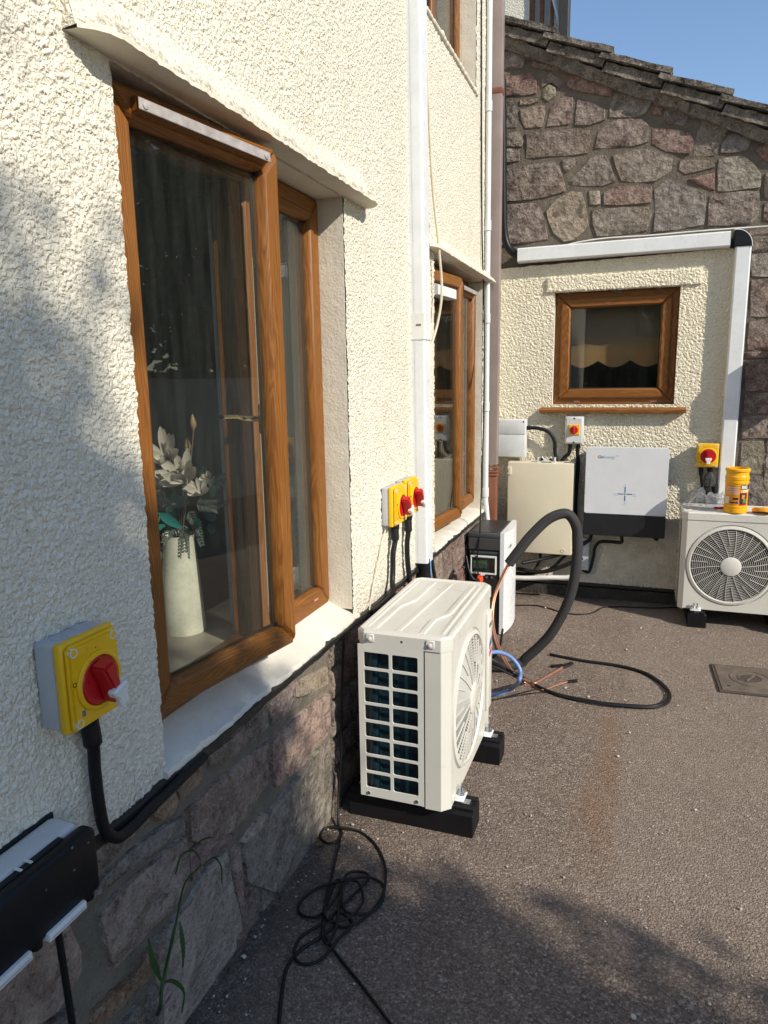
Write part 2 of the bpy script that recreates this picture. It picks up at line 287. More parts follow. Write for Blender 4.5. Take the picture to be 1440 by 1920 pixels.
# ------------------------------------------------------------------ stones
SC={'g':(.25,.195,.158),'l':(.32,.275,.23),'d':(.15,.13,.115),'r':(.26,.125,.10),'p':(.245,.185,.155),'t':(.34,.285,.20),'b':(.20,.145,.11),'u':(.26,.235,.215),'o':(.27,.155,.075),'k':(.36,.26,.20),'v':(.225,.19,.145),'m':(.225,.14,.115)}
def stone(poly,to3,proud,code,parent,sink=.012,jit=.006,grow=.005,lift=1.):
    P=np.array(poly,float); n=len(P); c0=P.mean(0); per=[]
    for i in range(n):
        a,b=P[i],P[(i+1)%n]; L=np.linalg.norm(b-a); k=max(1,min(4,int(L/.055)))
        for q in range(k): per.append(a+(b-a)*q/k+(rng.normal(0,.0022,2) if q else 0))
    Q=np.array(per); m=len(Q)
    # ease the corners
    Q=.9*Q+.05*(np.roll(Q,1,0)+np.roll(Q,-1,0)); c=Q.mean(0); dd=Q-c; Q=c+dd*(1+grow/(np.linalg.norm(dd,axis=1)[:,None]+1e-6)); size=np.sqrt(abs(np.sum(Q[:,0]*np.roll(Q[:,1],-1)-Q[:,1]*np.roll(Q[:,0],-1)))/2)
    tx,ty=rng.normal(0,.016,2)
    vs=[]; jit=jit*min(1,size/.14)
    inset=min(.008,.1*size)
    for s,hh in ((1.,-sink),(None,.85),(.6,1.)):
        for q in Q:
            d=q-c; L=np.linalg.norm(d)+1e-6
            pt=q if s==1. else (c+d*max(.3,(L-inset)/L) if s is None else c+d*s)
            h=-sink if s==1. else proud*hh+rng.normal(0,jit*(.45 if s is None else .8))+tx*(pt-c)[0]+ty*(pt-c)[1]
            vs.append(to3(pt[0],pt[1],h))
    vs.append(to3(c[0],c[1],proud+rng.normal(0,jit)))
    fs=[(r*m+i,r*m+(i+1)%m,(r+1)*m+(i+1)%m,(r+1)*m+i) for r in range(2) for i in range(m)]+[(2*m+i,2*m+(i+1)%m,3*m) for i in range(m)]
    col=np.clip(lift*np.array(SC[code])*rng.uniform(.82,1.14)*(1+rng.normal(0,.03,3)),.02,.8)
    return obj('stone',MB().add(vs,fs),m_stone,parent,55,tuple(col))
def courses(y0,y1,z0,z1,hmin,hmax,lmin,lmax,codes,to3,proud,parent,skip=None,ztop=None,gap=.008):
    z=z0
    while z<z1-.03:
        h=min(rng.uniform(hmin,hmax),z1-z)
        if z1-(z+h)<hmin*.6: h=z1-z
        y=y0+rng.uniform(-lmax*.5,0)
        while y<y1:
            L=rng.uniform(lmin,lmax); a,b=max(y,y0),min(y+L,y1)
            if b-a>.05:
                j=lambda:rng.normal(0,.006)
                if h>.15 and L<lmin*1.6 and rng.random()<.4:
                    zz=z+h*rng.uniform(.4,.6); parts=[(z,zz),(zz,z+h)]
                else: parts=[(z,z+h)]
                for p0,p1 in parts:
                    cy,cz=(a+b)/2,(p0+p1)/2
                    if (skip and skip(cy,cz)): continue
                    top=lambda yy:p1 if ztop is None else min(p1,ztop(yy))
                    t0,t1=top(a),top(b)
                    if min(t0,t1)-p0<.04: continue
                    stone([(a+gap+j()*.5,p0+gap+j()*.5),(cy,p0+gap+j()),(b-gap+j()*.5,p0+gap+j()*.5),(b-gap+j(),(p0+min(t0,t1))/2),(b-gap+j()*.5,t1-gap+j()*.5),(cy,(t0+t1)/2-gap+j()),(a+gap+j()*.5,t0-gap+j()*.5),(a+gap+j(),(p0+min(t0,t1))/2)],to3,proud,codes[rng.integers(len(codes))],parent)
            y+=L
        z+=h
# ------------------------------------------------------------------ MAIN HOUSE (wall in the plane x=0)
house=thing('main_house','cream roughcast house wall with brown windows above a rubble stone plinth','house')
W1=(1.185,2.28,.70,2.085); W2=(3.36,4.46,.66,2.075); W3=(3.15,4.215,3.045,4.25)
def rough_sheet(name,us,vs_,hole,to3,mat,parent):
    U=np.array(us); V=np.array(vs_); nu,nv=len(U),len(V)
    vs=[to3(u,v) for v in V for u in U]; fs=[]
    for j in range(nv-1):
        cv=(V[j]+V[j+1])/2
        for i in range(nu-1):
            if not hole((U[i]+U[i+1])/2,cv): fs.append((j*nu+i,j*nu+i+1,(j+1)*nu+i+1,(j+1)*nu+i))
    me=bpy.data.meshes.new(name); me.from_pydata(vs,[],fs); me.materials.append(mat); me.shade_smooth()
    b=bmesh.new(); b.from_mesh(me); bmesh.ops.delete(b,geom=[q for q in b.verts if not q.link_faces],context='VERTS'); b.to_mesh(me); b.free()
    return link(bpy.data.objects.new(name,me),parent)
inb=lambda y,z,w:w[0]<y<w[1] and w[2]<z<w[3]
ys=lines([(-2.5,.45,20),(.45,W1[0],146),(W1[0],W1[1],150),(W1[1],W2[0],98),(W2[0],W2[1],78),(W2[1],4.9,36)])
def rag(y): return .636+.006*mnoise.noise((y*9,3,1))+.003*mnoise.noise((y*31,7,1))
zs=lines([(.66,W2[2]+.04,6),(.70,2.085,215),(2.085,2.62,60),(2.62,4.25,95),(4.25,5.4,20)])
sheet=rough_sheet('rendered_wall',ys,zs,lambda y,z:inb(y,z,(*W1[:2],.6,W1[3])) or inb(y,z,(*W2[:2],.6,W2[3])) or inb(y,z,W3),lambda y,z:(.006,y,z if z>.6605 else rag(y)),m_cast,house)
# plinth: mortar backing, stones traced where they show, coursed rubble beyond
x3=lambda y,z,h:(-.006+h,y,z)
pm=MB(); PY=lines([(-2.5,.8,10),(.8,2.4,50),(2.4,4.93,50)]); PZ=lines([(-.05,.64,22)]); n=len(PY)
pm.add([(-.006+.005*mnoise.noise((y*11,z*11,2)),y,z) for z in PZ for y in PY],[(j*n+i,j*n+i+1,(j+1)*n+i+1,(j+1)*n+i) for j in range(len(PZ)-1) for i in range(n-1)])
obj('plinth_mortar',pm,m_mortar,house,180)
P4=lambda x,y:(280+x/4,1280+y/4); WW=lambda x,y:(160+x/4,1480+y/4)
traced=[(P4,'p',[(905,310),(880,140),(985,55),(1092,-5),(1082,135),(955,298)]),(P4,'k',[(1105,110),(1115,0),(1330,-130),(1335,10),(1200,75)]),
(P4,'b',[(430,655),(445,540),(640,390),(850,150),(885,320),(750,438),(560,580)]),(P4,'o',[(35,1010),(50,835),(165,755),(205,880),(175,980),(80,1025)]),(P4,'o',[(178,740),(280,640),(385,565),(388,735),(270,830),(215,880)]),
(P4,'m',[(280,950),(400,830),(540,705),(700,590),(885,435),(897,740),(770,900),(640,1105),(520,1150),(360,1200),(290,1180)]),(P4,'r',[(915,420),(965,365),(1000,600),(1015,735),(940,785),(915,640)]),
(P4,'k',[(1000,350),(1150,220),(1340,70),(1352,365),(1270,462),(1150,610),(1035,725),(1020,560)]),(P4,'v',[(1000,845),(1130,690),(1270,490),(1350,410),(1375,890),(1195,1180),(1080,1310),(960,1440),(720,1500),(690,1260),(880,990)]),
(P4,'t',[(690,1195),(760,1090),(850,975),(885,985),(865,1045),(740,1215)]),
(WW,'g',[(60,400),(140,370),(300,240),(440,150),(470,230),(395,285),(250,450),(120,580),(60,620)]),(WW,'d',[(0,790),(160,630),(330,465),(500,335),(640,240),(720,205),(735,300),(610,390),(480,490),(260,650),(0,860)]),
(WW,'g',[(90,930),(230,790),(480,575),(620,450),(745,350),(775,690),(650,880),(500,1030),(350,1180),(195,1350),(150,1150)]),(WW,'m',[(790,700),(770,480),(850,400),(1000,340),(1110,330),(1050,420),(890,560)]),
(WW,'o',[(40,1750),(70,1650),(200,1520),(330,1420),(460,1190),(480,1390),(380,1500),(250,1630),(110,1760)]),(WW,'l',[(575,1740),(560,1500),(505,1140),(640,1000),(770,870),(900,590),(1050,430),(1075,680),(1190,960),(1100,1120),(1010,1260),(860,1580),(700,1740)]),
(WW,'m',[(1070,500),(1140,410),(1165,640),(1185,860),(1110,700)]),(WW,'d',[(270,1760),(370,1630),(405,1640),(370,1740)]),(WW,'d',[(430,1740),(500,1450),(545,1500),(550,1730)]),
(lambda x,y:(x/2,1280+y/2),'k',[(-140,1130),(0,1010),(240,870),(300,1010),(300,1080),(210,1240),(90,1310),(-90,1330)]),(lambda x,y:(x/2,1280+y/2),'g',[(-90,1400),(100,1330),(270,1210),(300,1280),(180,1480),(-60,1500)])]
for f,c,pp in traced:
    q=[ax(*f(*p)) for p in pp]; stone([(a[1],a[2] if a[2]>.13 else -.01) for a in q],x3,.015,c,house,grow=.009,jit=.004,lift=1.3)
courses(.74,2.05,-.015,.15,.12,.16,.16,.34,'gvglmg',x3,.007,house,gap=.004)
courses(2.06,4.93,.0,.615,.11,.17,.16,.36,'pkmgkmpbr',x3,.016,house)
courses(-2.4,.72,.0,.615,.12,.2,.18,.4,'gpdlmo',x3,.016,house)
# black drip strip under the render
dm=MB(); Y=np.arange(-2.5,4.88,.02)
for a,b in zip(Y[:-1],Y[1:]): pass
ring=[]; vs=[];fs=[]
for i,y in enumerate(Y):
    z=rag(y); k=.003*mnoise.noise((y*25,1,5)); vs+=[(-.004,y,z+.008),(.020+k,y,z+.004+k),(.022+k,y,z-.012+k),(-.004,y,z-.016)]
for i in range(len(Y)-1):
    for k in range(3): fs.append((i*4+k,i*4+k+1,i*4+5+k,i*4+4+k))
obj('drip_strip',MB().add(vs,fs),m_bitumen,house,60)
# lintels
def lumpy_box(lo,hi,n,amp,freq=16):
    b=bmesh.new(); bmesh.ops.create_cube(b,size=1)
    for v in b.verts: v.co=Vector(((lo[i]+hi[i])/2+v.co[i]*(hi[i]-lo[i])) for i in range(3))
    L=max(hi[i]-lo[i] for i in range(3)); ax_=[i for i in range(3) if hi[i]-lo[i]==L][0]
    ed=[e for e in b.edges if abs((e.verts[0].co-e.verts[1].co)[ax_])>L*.9]; bmesh.ops.subdivide_edges(b,edges=ed,cuts=n,use_grid_fill=True)
    sh=[e for e in b.edges if abs((e.verts[0].co-e.verts[1].co)[ax_])<1e-4]; bmesh.ops.subdivide_edges(b,edges=sh,cuts=2,use_grid_fill=True)
    for v in b.verts:
        p=v.co*freq; v.co+=Vector((mnoise.noise(p),0,mnoise.noise(p+Vector((9,3,1)))))*amp
    return b
def lintel(y0,y1,z,out,h):
    # sloping weathered head: flat soffit projecting from the wall, top face running back up into the render
    Yl=np.arange(y0,y1+.001,.010); sof=[];top=[]; nt_=14
    for y in Yl:
        e=1-.5*max(0,1-min(y-y0,y1-y)/.05)**1.5; a=mnoise.noise((y*22,z,0))*.004+mnoise.noise((y*60,z,4))*.004
        sof+=[(-.10,y,z+.001),(-.004,y,z),(out*e*.6,y,z-.002),(out*e+a*.5,y,z-.001+a*.5),(out*e+a,y,z+.008+a)]
        x1_,z1_=out*e+a-.002,z+.006+a
        for k in range(nt_+1):
            u=k/nt_; top.append((x1_*(1-u)**1.35+.004*u,y,z1_+h*u**.9))
    L=len(Yl); s_=MB().add(sof,[(i*5+q,i*5+q+1,(i+1)*5+q+1,(i+1)*5+q) for i in range(L-1) for q in range(4)])
    obj('lintel_soffit',s_,m_smooth,house,50); n=nt_+1
    t_=MB().add(top,[(i*n+q,i*n+q+1,(i+1)*n+q+1,(i+1)*n+q) for i in range(L-1) for q in range(nt_)])
    for i0 in (0,L-1): o=len(t_.v); t_.add([top[i0*n+q] for q in range(n)]+[(-.004,Yl[i0],z)],[tuple(range(n+1))])
    return obj('lintel_weathering',t_,m_castedge,house,180)
lintel(1.07,2.47,2.09,.075,.11); lintel(3.2,4.62,2.08,.062,.07)
# reveals, sills, rooms
def reveals(Wn,depth,sillz):
    y0,y1,z0,z1=Wn; m=MB()
    m.box((-depth-.03,y1,z0-.02),(.001,y1+.03,z1+.02)); m.box((-depth-.03,y0-.03,z0-.02),(.001,y0,z1+.02)); m.box((-depth-.03,y0-.03,z1+.002),(-.001,y1+.03,z1+.03))
    obj('reveal',m,m_smooth,house,30)
    b=MB(); Ys=np.arange(y0-.012,y1+.035,.008); vs=[];fs=[]
    for y in Ys:
        a=.0035*mnoise.noise((y*13,z0,2)); ed=.007*mnoise.noise((y*24,z0,8))+.005*mnoise.noise((y*62,z0,8))-.010*max(0,mnoise.noise((y*17,z0,5))-.25)*3
        vs+=[(-depth-.03,y,z0+.012+a*.4),(-.02,y,sillz+.012+a),(.014+ed,y,sillz+a),(.017+ed,y,sillz-.010+a),(.012,y,sillz-.022)]
    for i in range(len(Ys)-1):
        for q in range(4): fs.append((i*5+q,i*5+q+1,i*5+6+q,i*5+5+q))
    fs.append(tuple(range(5))); fs.append(tuple((len(Ys)-1)*5+q for q in range(5)))
    obj('window_sill',MB().add(vs,fs),m_sill,house,50)
reveals(W1,.085,.658); reveals(W2,.085,.655); 
y0,y1,z0,z1=W3; m=MB(); m.box((-.12,y1,z0-.02),(.001,y1+.03,z1+.02)); m.box((-.12,y0-.03,z0-.02),(.001,y0,z1+.02)); m.box((-.12,y0-.03,z0-.03),(-.001,y1+.03,z0)); obj('reveal',m,m_smooth,house,30)
rp=[];rr=[]
for y in np.arange(y0-.02,y1+.02,.008): rp.append((.006+.004*mnoise.noise((y*20,2,2)),y,z0+.002+.006*mnoise.noise((y*33,5,1)))); rr.append(.013+.007*mnoise.noise((y*28,1,9)))
obj('window_sill',MB().tube(rp,rr,8),m_smooth,house,60)
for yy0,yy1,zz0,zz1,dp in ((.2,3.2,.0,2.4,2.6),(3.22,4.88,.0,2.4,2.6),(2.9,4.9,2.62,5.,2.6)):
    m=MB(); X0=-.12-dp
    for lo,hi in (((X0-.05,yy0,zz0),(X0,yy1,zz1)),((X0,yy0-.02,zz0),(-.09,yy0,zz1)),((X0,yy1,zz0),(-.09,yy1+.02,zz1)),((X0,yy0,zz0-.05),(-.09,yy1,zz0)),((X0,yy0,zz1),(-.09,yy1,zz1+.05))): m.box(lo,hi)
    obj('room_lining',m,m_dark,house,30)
# ---- windows (parts of the house; frame, casement, pane ... are sub-parts)
def ring(y0,y1,z0,z1,w,x0,x1,bev=.006,M=None,win=None,name='frame'):
    """mitred rectangular frame of four rails; uprights and rails get grain along their length"""
    o=[(y0,z0),(y1,z0),(y1,z1),(y0,z1)]; i=[(y0+w,z0+w),(y1-w,z0+w),(y1-w,z1-w),(y0+w,z1-w)]
    for k in range(4):
        a,b=k,(k+1)%4; obj(name+('_rail' if k%2==0 else '_stile'),MB().prism([o[a],o[b],i[b],i[a]],0,x0,x1,bev,1,M),m_oaky if k%2==0 else m_oakv,win,35)
def pane(y0,y1,z0,z1,x,win,mat=None,M=None):
    m=MB().box((x-.003,y0,z0),(x+.003,y1,z1),0,1,M); obj('pane',m,mat or m_glass,win,0)
    g=MB(); t=.009
    for lo,hi in (((x-.012,y0,z0),(x-.004,y0+t,z1)),((x-.012,y1-t,z0),(x-.004,y1,z1)),((x-.012,y0+t,z0),(x-.004,y1-t,z0+t)),((x-.012,y0+t,z1-t),(x-.004,y1-t,z1))): g.box(lo,hi,0,1,M)
    obj('spacer_bar',g,m_spacer,win,0)
    g=MB(); t=.005
    for lo,hi in (((x+.0035,y0,z0),(x+.009,y0+t,z1)),((x+.0035,y1-t,z0),(x+.009,y1,z1)),((x+.0035,y0+t,z0),(x+.009,y1-t,z0+t)),((x+.0035,y0+t,z1-t),(x+.009,y1-t,z1))): g.box(lo,hi,0,1,M)
    obj('gasket',g,m_gasket,win,0)
def vent(y0,y1,z,x,win,mat,M=None,h=.024,d=.022):
    obj('trickle_vent',MB().prism([(x,z),(x+d,z+.004),(x+d,z+h),(x+d*.6,z+h+.006),(x,z+h+.006)],1,y0,y1,.0015,1,M),m_oakv if mat is m_alu else mat,win,30)
    if mat is m_alu:
        obj('vent_cover',MB().box((x+d,y0-.002,z+.003),(x+d+.003,y1+.002,z+h+.001),.001,1,M),mat,win,30)
        for yy in (y0+.014,y1-.014): obj('vent_screw',MB().lathe([(.0075,0),(.0075,.002),(.005,.003),(0,.003)],(x+d+.003,yy,z+h*.55),12,0,M),m_alu,win,40)
def cas_matrix(y,x,ang): return Matrix.Translation((x,y,0))@Matrix.Rotation(ang,4,'Z')@Matrix.Translation((-x,-y,0))
def window1():
    w=bpy.data.objects.new('window',None); link(w,house); w['label']='large near window with its left casement swung open'
    y0,y1,z0,z1=W1[0],W1[1],.70,2.085; mid=1.758
    ring(y0+.004,y1-.002,z0+.002,z1,.062,-.15,-.085,win=w)
    obj('mullion',MB().box((-.15,mid-.028,z0+.064),(-.087,mid+.028,z1-.062),.005,1),m_oakv,w,35)
    # fixed light
    f=MB(); 
    ring(mid+.03,y1-.05,z0+.045,z1-.045,.036,-.118,-.078,.008,win=w,name='glazing_bead')
    pane(mid+.06,y1-.08,z0+.075,z1-.075,-.104,w)
    obj('drain_cap',MB().box((-.085,2.14,.742),(-.080,2.172,.752),.002,1),plain('pink_cap',(.55,.25,.17),.5),w)
    # open casement hinged at its near side
    A=-R(9.); M=cas_matrix(1.2,-.075,A); c0,c1,a,b=1.2,1.742,.766,2.072
    ring(c0,c1,a,b,.066,-.075,-.02,.011,M,w,'casement')
    pane(c0+.06,c1-.06,a+.06,b-.06,-.05,w,None,M)
    vent(c0+.065,c1-.07,b-.052,-.02,w,m_alu,M)
    # espagnolette handle on the room side of the opening stile
    hp=spline([(-.085,c1-.035,1.40),(-.115,c1-.035,1.40),(-.125,c1-.06,1.402),(-.125,c1-.1,1.408),(-.125,c1-.15,1.41)],5)
    m=MB().tube([M@Vector(p) for p in hp],[.011]*12+[.009]*(len(hp)-12),8,.7); m.box((-.088,c1-.05,1.36),(-.078,c1-.02,1.44),.004,1,M); obj('handle',m,m_brass,w,60)
window1()
def window2():
    w=bpy.data.objects.new('window',None); link(w,house); w['label']='window beyond the white trunking with two narrow oak casements'
    y0,y1,z0,z1=W2[0],W2[1],.67,2.075; mid=3.93
    ring(y0+.004,y1-.002,z0+.002,z1,.062,-.15,-.085,win=w)
    obj('mullion',MB().box((-.15,mid-.035,z0+.064),(-.087,mid+.035,z1-.062),.005,1),m_oakv,w,35)
    c0,c1,a,b=mid+.005,y1-.035,z0+.045,z1-.045
    ring(c0,c1,a,b,.066,-.085,-.03,.011,None,w,'casement'); pane(c0+.06,c1-.06,a+.06,b-.06,-.055,w,m_glass2); vent(c0+.08,c1-.08,b-.05,-.03,w,m_alu)
    M=cas_matrix(y0+.03,-.08,-R(5)); c0,c1=y0+.03,mid-.01
    ring(c0,c1,a,b,.066,-.085,-.03,.011,M,w,'casement'); pane(c0+.06,c1-.06,a+.06,b-.06,-.055,w,m_glass2,M)
    e_=ax(850,556,.02); vent(c0+.02,e_[1],e_[2]-.02,-.03,w,m_white,M,.05,.045)
window2()
w3=bpy.data.objects.new('window',None); link(w3,house); w3['label']='upstairs oak window cut by the top of the photo'
ring(W3[0]+.004,W3[1]-.002,W3[2],W3[3],.062,-.15,-.085,win=w3); obj('mullion',MB().box((-.15,3.66,W3[2]+.064),(-.087,3.73,W3[3]-.062),.005,1),m_oakv,w3,35)
pane(3.73,W3[1]-.06,W3[2]+.06,W3[3]-.06,-.11,w3,m_glass2); pane(W3[0]+.06,3.66,W3[2]+.06,W3[3]-.06,-.11,w3,m_glass2)
# ------------------------------------------------------------------ STONE EXTENSION (gable wall facing the camera, plane y=4.92)
ext=thing('stone_extension','rubble stone gable with stepped tile verge and a cream roughcast panel round a small window','house',(0,4.92,0))
YG=4.925; GX1=3.3
SL=(2.953-3.687)/(1.551-.026); ZV=3.615; zv=lambda x:ZV+(x-.026)*SL          # verge line on the gable plane
y3=lambda x,z,h:(x,YG-4.92-h,z)
gm=MB(); XS=lines([(-.1,1.7,46),(1.7,GX1,20)]); n=len(XS); NZ=40
gm.add([(x,YG-4.92-.004*mnoise.noise((x*9,j*.7,3))-.004,(-.05+(zv(x)+.05)*j/NZ)) for j in range(NZ+1) for x in XS],[(j*n+i,j*n+i+1,(j+1)*n+i+1,(j+1)*n+i) for j in range(NZ) for i in range(n-1) if not (.36<(XS[i]+XS[i+1])/2<1.17 and 1.29<-.05+(zv(XS[i])+.05)*(j+.5)/NZ<2.06)])
obj('gable_mortar',gm,m_mortar2,ext,180)
A_=lambda x,y:(940+.21867*x,60+.21867*y); B_=lambda x,y:(720+x/2,y/2); R_=lambda x,y:(1360+.2395*x,420+.2395*y)
GS=[(A_,'l',[(12,230),(60,150),(95,125),(215,155),(215,200),(190,305),(100,315),(5,330)]),(A_,'m',[(265,180),(400,235),(555,290),(540,330),(400,335),(245,305)]),(A_,'r',[(-10,385),(130,385),(245,350),(300,425),(300,535),(150,545),(-10,560)]),
(A_,'g',[(350,410),(420,355),(530,420),(500,490),(440,440),(400,440),(350,485)]),(A_,'t',[(352,495),(410,450),(462,485),(465,550),(405,595),(350,570)]),(A_,'r',[(595,330),(780,375),(968,452),(935,560),(740,520),(562,480)]),
(A_,'t',[(1008,452),(1080,462),(1160,486),(1100,500),(1000,490)]),(A_,'g',[(975,535),(1080,530),(1240,560),(1290,600),(1240,690),(1180,735),(1060,730),(922,738),(935,640)]),(A_,'d',[(-10,590),(95,590),(135,680),(130,825),(60,820),(-10,850)]),
(A_,'k',[(160,590),(310,572),(322,600),(165,630)]),(A_,'k',[(162,670),(280,640),(370,632),(375,690),(352,820),(205,825),(175,760)]),(A_,'p',[(480,575),(615,565),(605,690),(588,792),(388,815),(405,745),(430,650)]),(A_,'p',[(652,575),(770,615),(888,672),(888,758),(750,800),(632,800),(645,690)]),
(A_,'g',[(-10,905),(135,852),(188,930),(178,985),(90,978),(-10,990)]),(A_,'b',[(210,872),(420,858),(620,838),(758,842),(758,930),(742,1045),(560,1060),(400,1065),(212,1092),(228,950)]),(B_,'p',[(792,558),(805,490),(880,450),(968,446),(990,470),(990,536),(900,552)]),
(A_,'g',[(-10,1010),(150,1008),(160,1108),(80,1115),(-10,1140)]),(A_,'b',[(-10,1185),(200,1150),(440,1108),(490,1150),(520,1240),(548,1335),(540,1372),(310,1425),(150,1445),(-10,1460)]),(A_,'g',[(522,1100),(632,1085),(642,1130),(560,1205),(535,1170)]),
(A_,'p',[(735,1130),(775,1065),(890,1055),(930,1150),(980,1285),(880,1318),(740,1318),(590,1312),(575,1285),(690,1185)]),(A_,'l',[(748,1360),(845,1362),(850,1480),(757,1490)]),(A_,'g',[(-10,1500),(150,1480),(308,1470),(345,1550),(400,1780),(200,1805),(-10,1830)]),
(A_,'t',[(388,1540),(475,1440),(600,1372),(688,1378),(715,1470),(735,1600),(745,1660),(620,1785),(540,1800),(450,1725),(405,1610)]),(B_,'m',[(825,722),(870,700),(1003,698),(1000,763),(825,770)]),(B_,'v',[(780,788),(880,782),(990,778),(1003,800),(985,868),(880,880),(800,888),(785,840)]),
(B_,'u',[(1014,712),(1060,676),(1090,674),(1132,704),(1205,727),(1198,845),(1100,860),(1010,872),(1020,790)]),(B_,'g',[(1222,735),(1320,722),(1406,718),(1400,815),(1372,840),(1290,845),(1214,850)]),(B_,'l',[(1256,600),(1300,590),(1350,588),(1385,620),(1412,650),(1410,705),(1330,712),(1250,718)]),
(B_,'g',[(1112,600),(1240,606),(1240,628),(1130,654),(1106,636)]),(B_,'r',[(1140,672),(1240,646),(1240,716),(1200,702)]),(B_,'g',[(858,584),(930,565),(1000,560),(1083,592),(1078,640),(1020,680),(950,684),(890,680)]),(B_,'r',[(1006,482),(1080,485),(1148,502),(1160,530),(1145,580),(1060,568),(1005,542)]),
(B_,'v',[(1168,530),(1185,470),(1215,425),(1305,462),(1270,525),(1240,585),(1160,585)]),(B_,'u',[(1268,535),(1305,502),(1380,522),(1358,568),(1262,575)]),(B_,'r',[(1388,562),(1440,528),(1500,560),(1500,630),(1440,612)]),(B_,'r',[(1002,430),(1016,368),(1052,382),(1040,434)]),
(B_,'d',[(1048,438),(1064,388),(1160,412),(1130,475),(1060,465)]),(B_,'m',[(1426,760),(1490,750),(1490,835),(1420,828)]),(B_,'g',[(1430,650),(1520,640),(1520,740),(1428,744)]),(B_,'d',[(455,130),(500,150),(470,170),(448,160)]),
(R_,'b',[(185,60),(334,35),(520,20),(520,215),(190,215)]),(R_,'l',[(206,240),(500,225),(500,405),(205,410)]),(R_,'m',[(202,442),(420,432),(480,560),(440,720),(192,725)]),(R_,'m',[(185,766),(420,752),(420,980),(175,988)]),(R_,'m',[(166,1006),(460,998),(460,1042),(165,1050)]),
(R_,'m',[(160,1072),(440,1062),(440,1300),(155,1308)]),(R_,'m',[(150,1332),(420,1322),(420,1478),(140,1474)]),(R_,'g',[(130,1512),(440,1502),(440,1668),(130,1680)]),(R_,'v',[(126,1706),(298,1702),(290,1958),(118,1958)]),(R_,'d',[(312,1702),(520,1690),(520,1960),(302,1960)]),(R_,'d',[(100,1985),(420,1980),(420,2300),(95,2300)]),(R_,'b',[(90,2330),(420,2330),(420,2600),(85,2600)]),(R_,'g',[(80,2630),(420,2630),(420,3000),(70,3000)])]
for f,c,pp in GS:
    q=[ay(*f(*p),YG) for p in pp]; stone([(a[0],a[2]) for a in q],y3,.013,c,ext,jit=.006,grow=.011)
courses(1.68,GX1,.0,3.6,.14,.24,.2,.42,'gbplmrgtg',y3,.016,ext,ztop=lambda x:zv(x)-.12)
# rendered panel, standing 2 cm proud of the stone
PXE=1.462; BW=(.385,1.142,1.315,2.037)
def pedge(z): return PXE+.012*mnoise.noise((z*7,2,2))
py=lambda x,z:(x,-.022,z)
ptop=lambda x:2.205+.03*(x/1.4)+.006*mnoise.noise((x*15,1,1))
pxs=lines([(.0,BW[0],46),(BW[0],BW[1],90),(BW[1],PXE,40)]); pzs=lines([(.10,BW[2],145),(BW[2],BW[3],86),(BW[3],2.19,20)])
rough_sheet('rendered_panel',pxs,pzs,lambda x,z:BW[0]<x<BW[1] and BW[2]<z<BW[3],lambda x,z:(x if x<PXE-1e-6 else pedge(z),-.030,z if z<2.19-1e-6 else ptop(x)),m_cast2,ext)
e=MB(); zz=np.arange(.1,2.2,.03); e.add([p for z in zz for p in ((pedge(z),-.030,z),(pedge(z)+.008,-.012,z),(pedge(z)+.010,.01,z))],[(i*3+k,i*3+k+1,i*3+4+k,i*3+3+k) for i in range(len(zz)-1) for k in range(2)]); obj('panel_edge',e,m_cast2,ext,60)
rough_sheet('render_band',lines([(.33,1.262,110)]),lines([(BW[3]-.004,2.135,14)]),lambda x,z:False,lambda x,z:(x,-.045 if .335<x<1.258 and BW[3]<z<2.13 else -.028,z),m_cast2,ext)
rv=MB(); d0=.06
rv.box((BW[0]-.02,-.024,BW[2]-.02),(BW[0],d0,BW[3]+.02)); rv.box((BW[1],-.024,BW[2]-.02),(BW[1]+.02,d0,BW[3]+.02)); rv.box((BW[0]-.02,-.024,BW[3]),(BW[1]+.02,d0,BW[3]+.02)); rv.box((BW[0]-.02,-.024,BW[2]-.02),(BW[1]+.02,d0,BW[2]))
obj('reveal',rv,m_smooth,ext,30)
obj('concrete_base',MB().bm(lumpy_box((.0,-.035,-.02),(1.62,.02,.075),40,.006,9)),m_conc,ext,40)
bs=MB(); xx=np.arange(.0,1.5,.03); vs=[];fs=[]
for i,x in enumerate(xx):
    k=.004*mnoise.noise((x*19,1,4)); vs+=[(x,-.02,.108),(x,-.045+k,.103+k),(x,-.046+k,.088+k),(x,-.02,.078)]
for i in range(len(xx)-1):
    for q in range(3): fs.append((i*4+q,i*4+q+1,i*4+5+q,i*4+4+q))
obj('drip_strip',MB().add(vs,fs),m_bitumen,ext,60)
# small window in the panel (frame local: build in x=0 plane then turn to face -y)
wb=bpy.data.objects.new('window',None); link(wb,ext); wb['label']='small oak window in the cream panel'
MT=Matrix(((0,1,0,0),(-1,0,0,0),(0,0,1,0),(0,0,0,1)))    # (x,y,z)->(y,-x,z)
def ringx(y0,y1,z0,z1,w,x0,x1,bev,name,parent):
    o=[(y0,z0),(y1,z0),(y1,z1),(y0,z1)]; i=[(y0+w,z0+w),(y1-w,z0+w),(y1-w,z1-w),(y0+w,z1-w)]
    for k in range(4): obj(name+('_rail' if k%2==0 else '_stile'),MB().prism([o[k],o[(k+1)%4],i[(k+1)%4],i[k]],0,x0,x1,bev,1,MT),m_oakx if k%2==0 else m_oakv,parent,35)
ringx(BW[0]+.002,BW[1]-.002,BW[2]+.002,BW[3]-.002,.05,-.07,-.028,.004,'frame',wb); ringx(BW[0]+.04,BW[1]-.04,BW[2]+.04,BW[3]-.04,.062,-.04,-.005,.010,'casement',wb)
pane(BW[0]+.1,BW[1]-.1,BW[2]+.1,BW[3]-.1,-.03,wb,m_glass2,MT)
cap=MB()
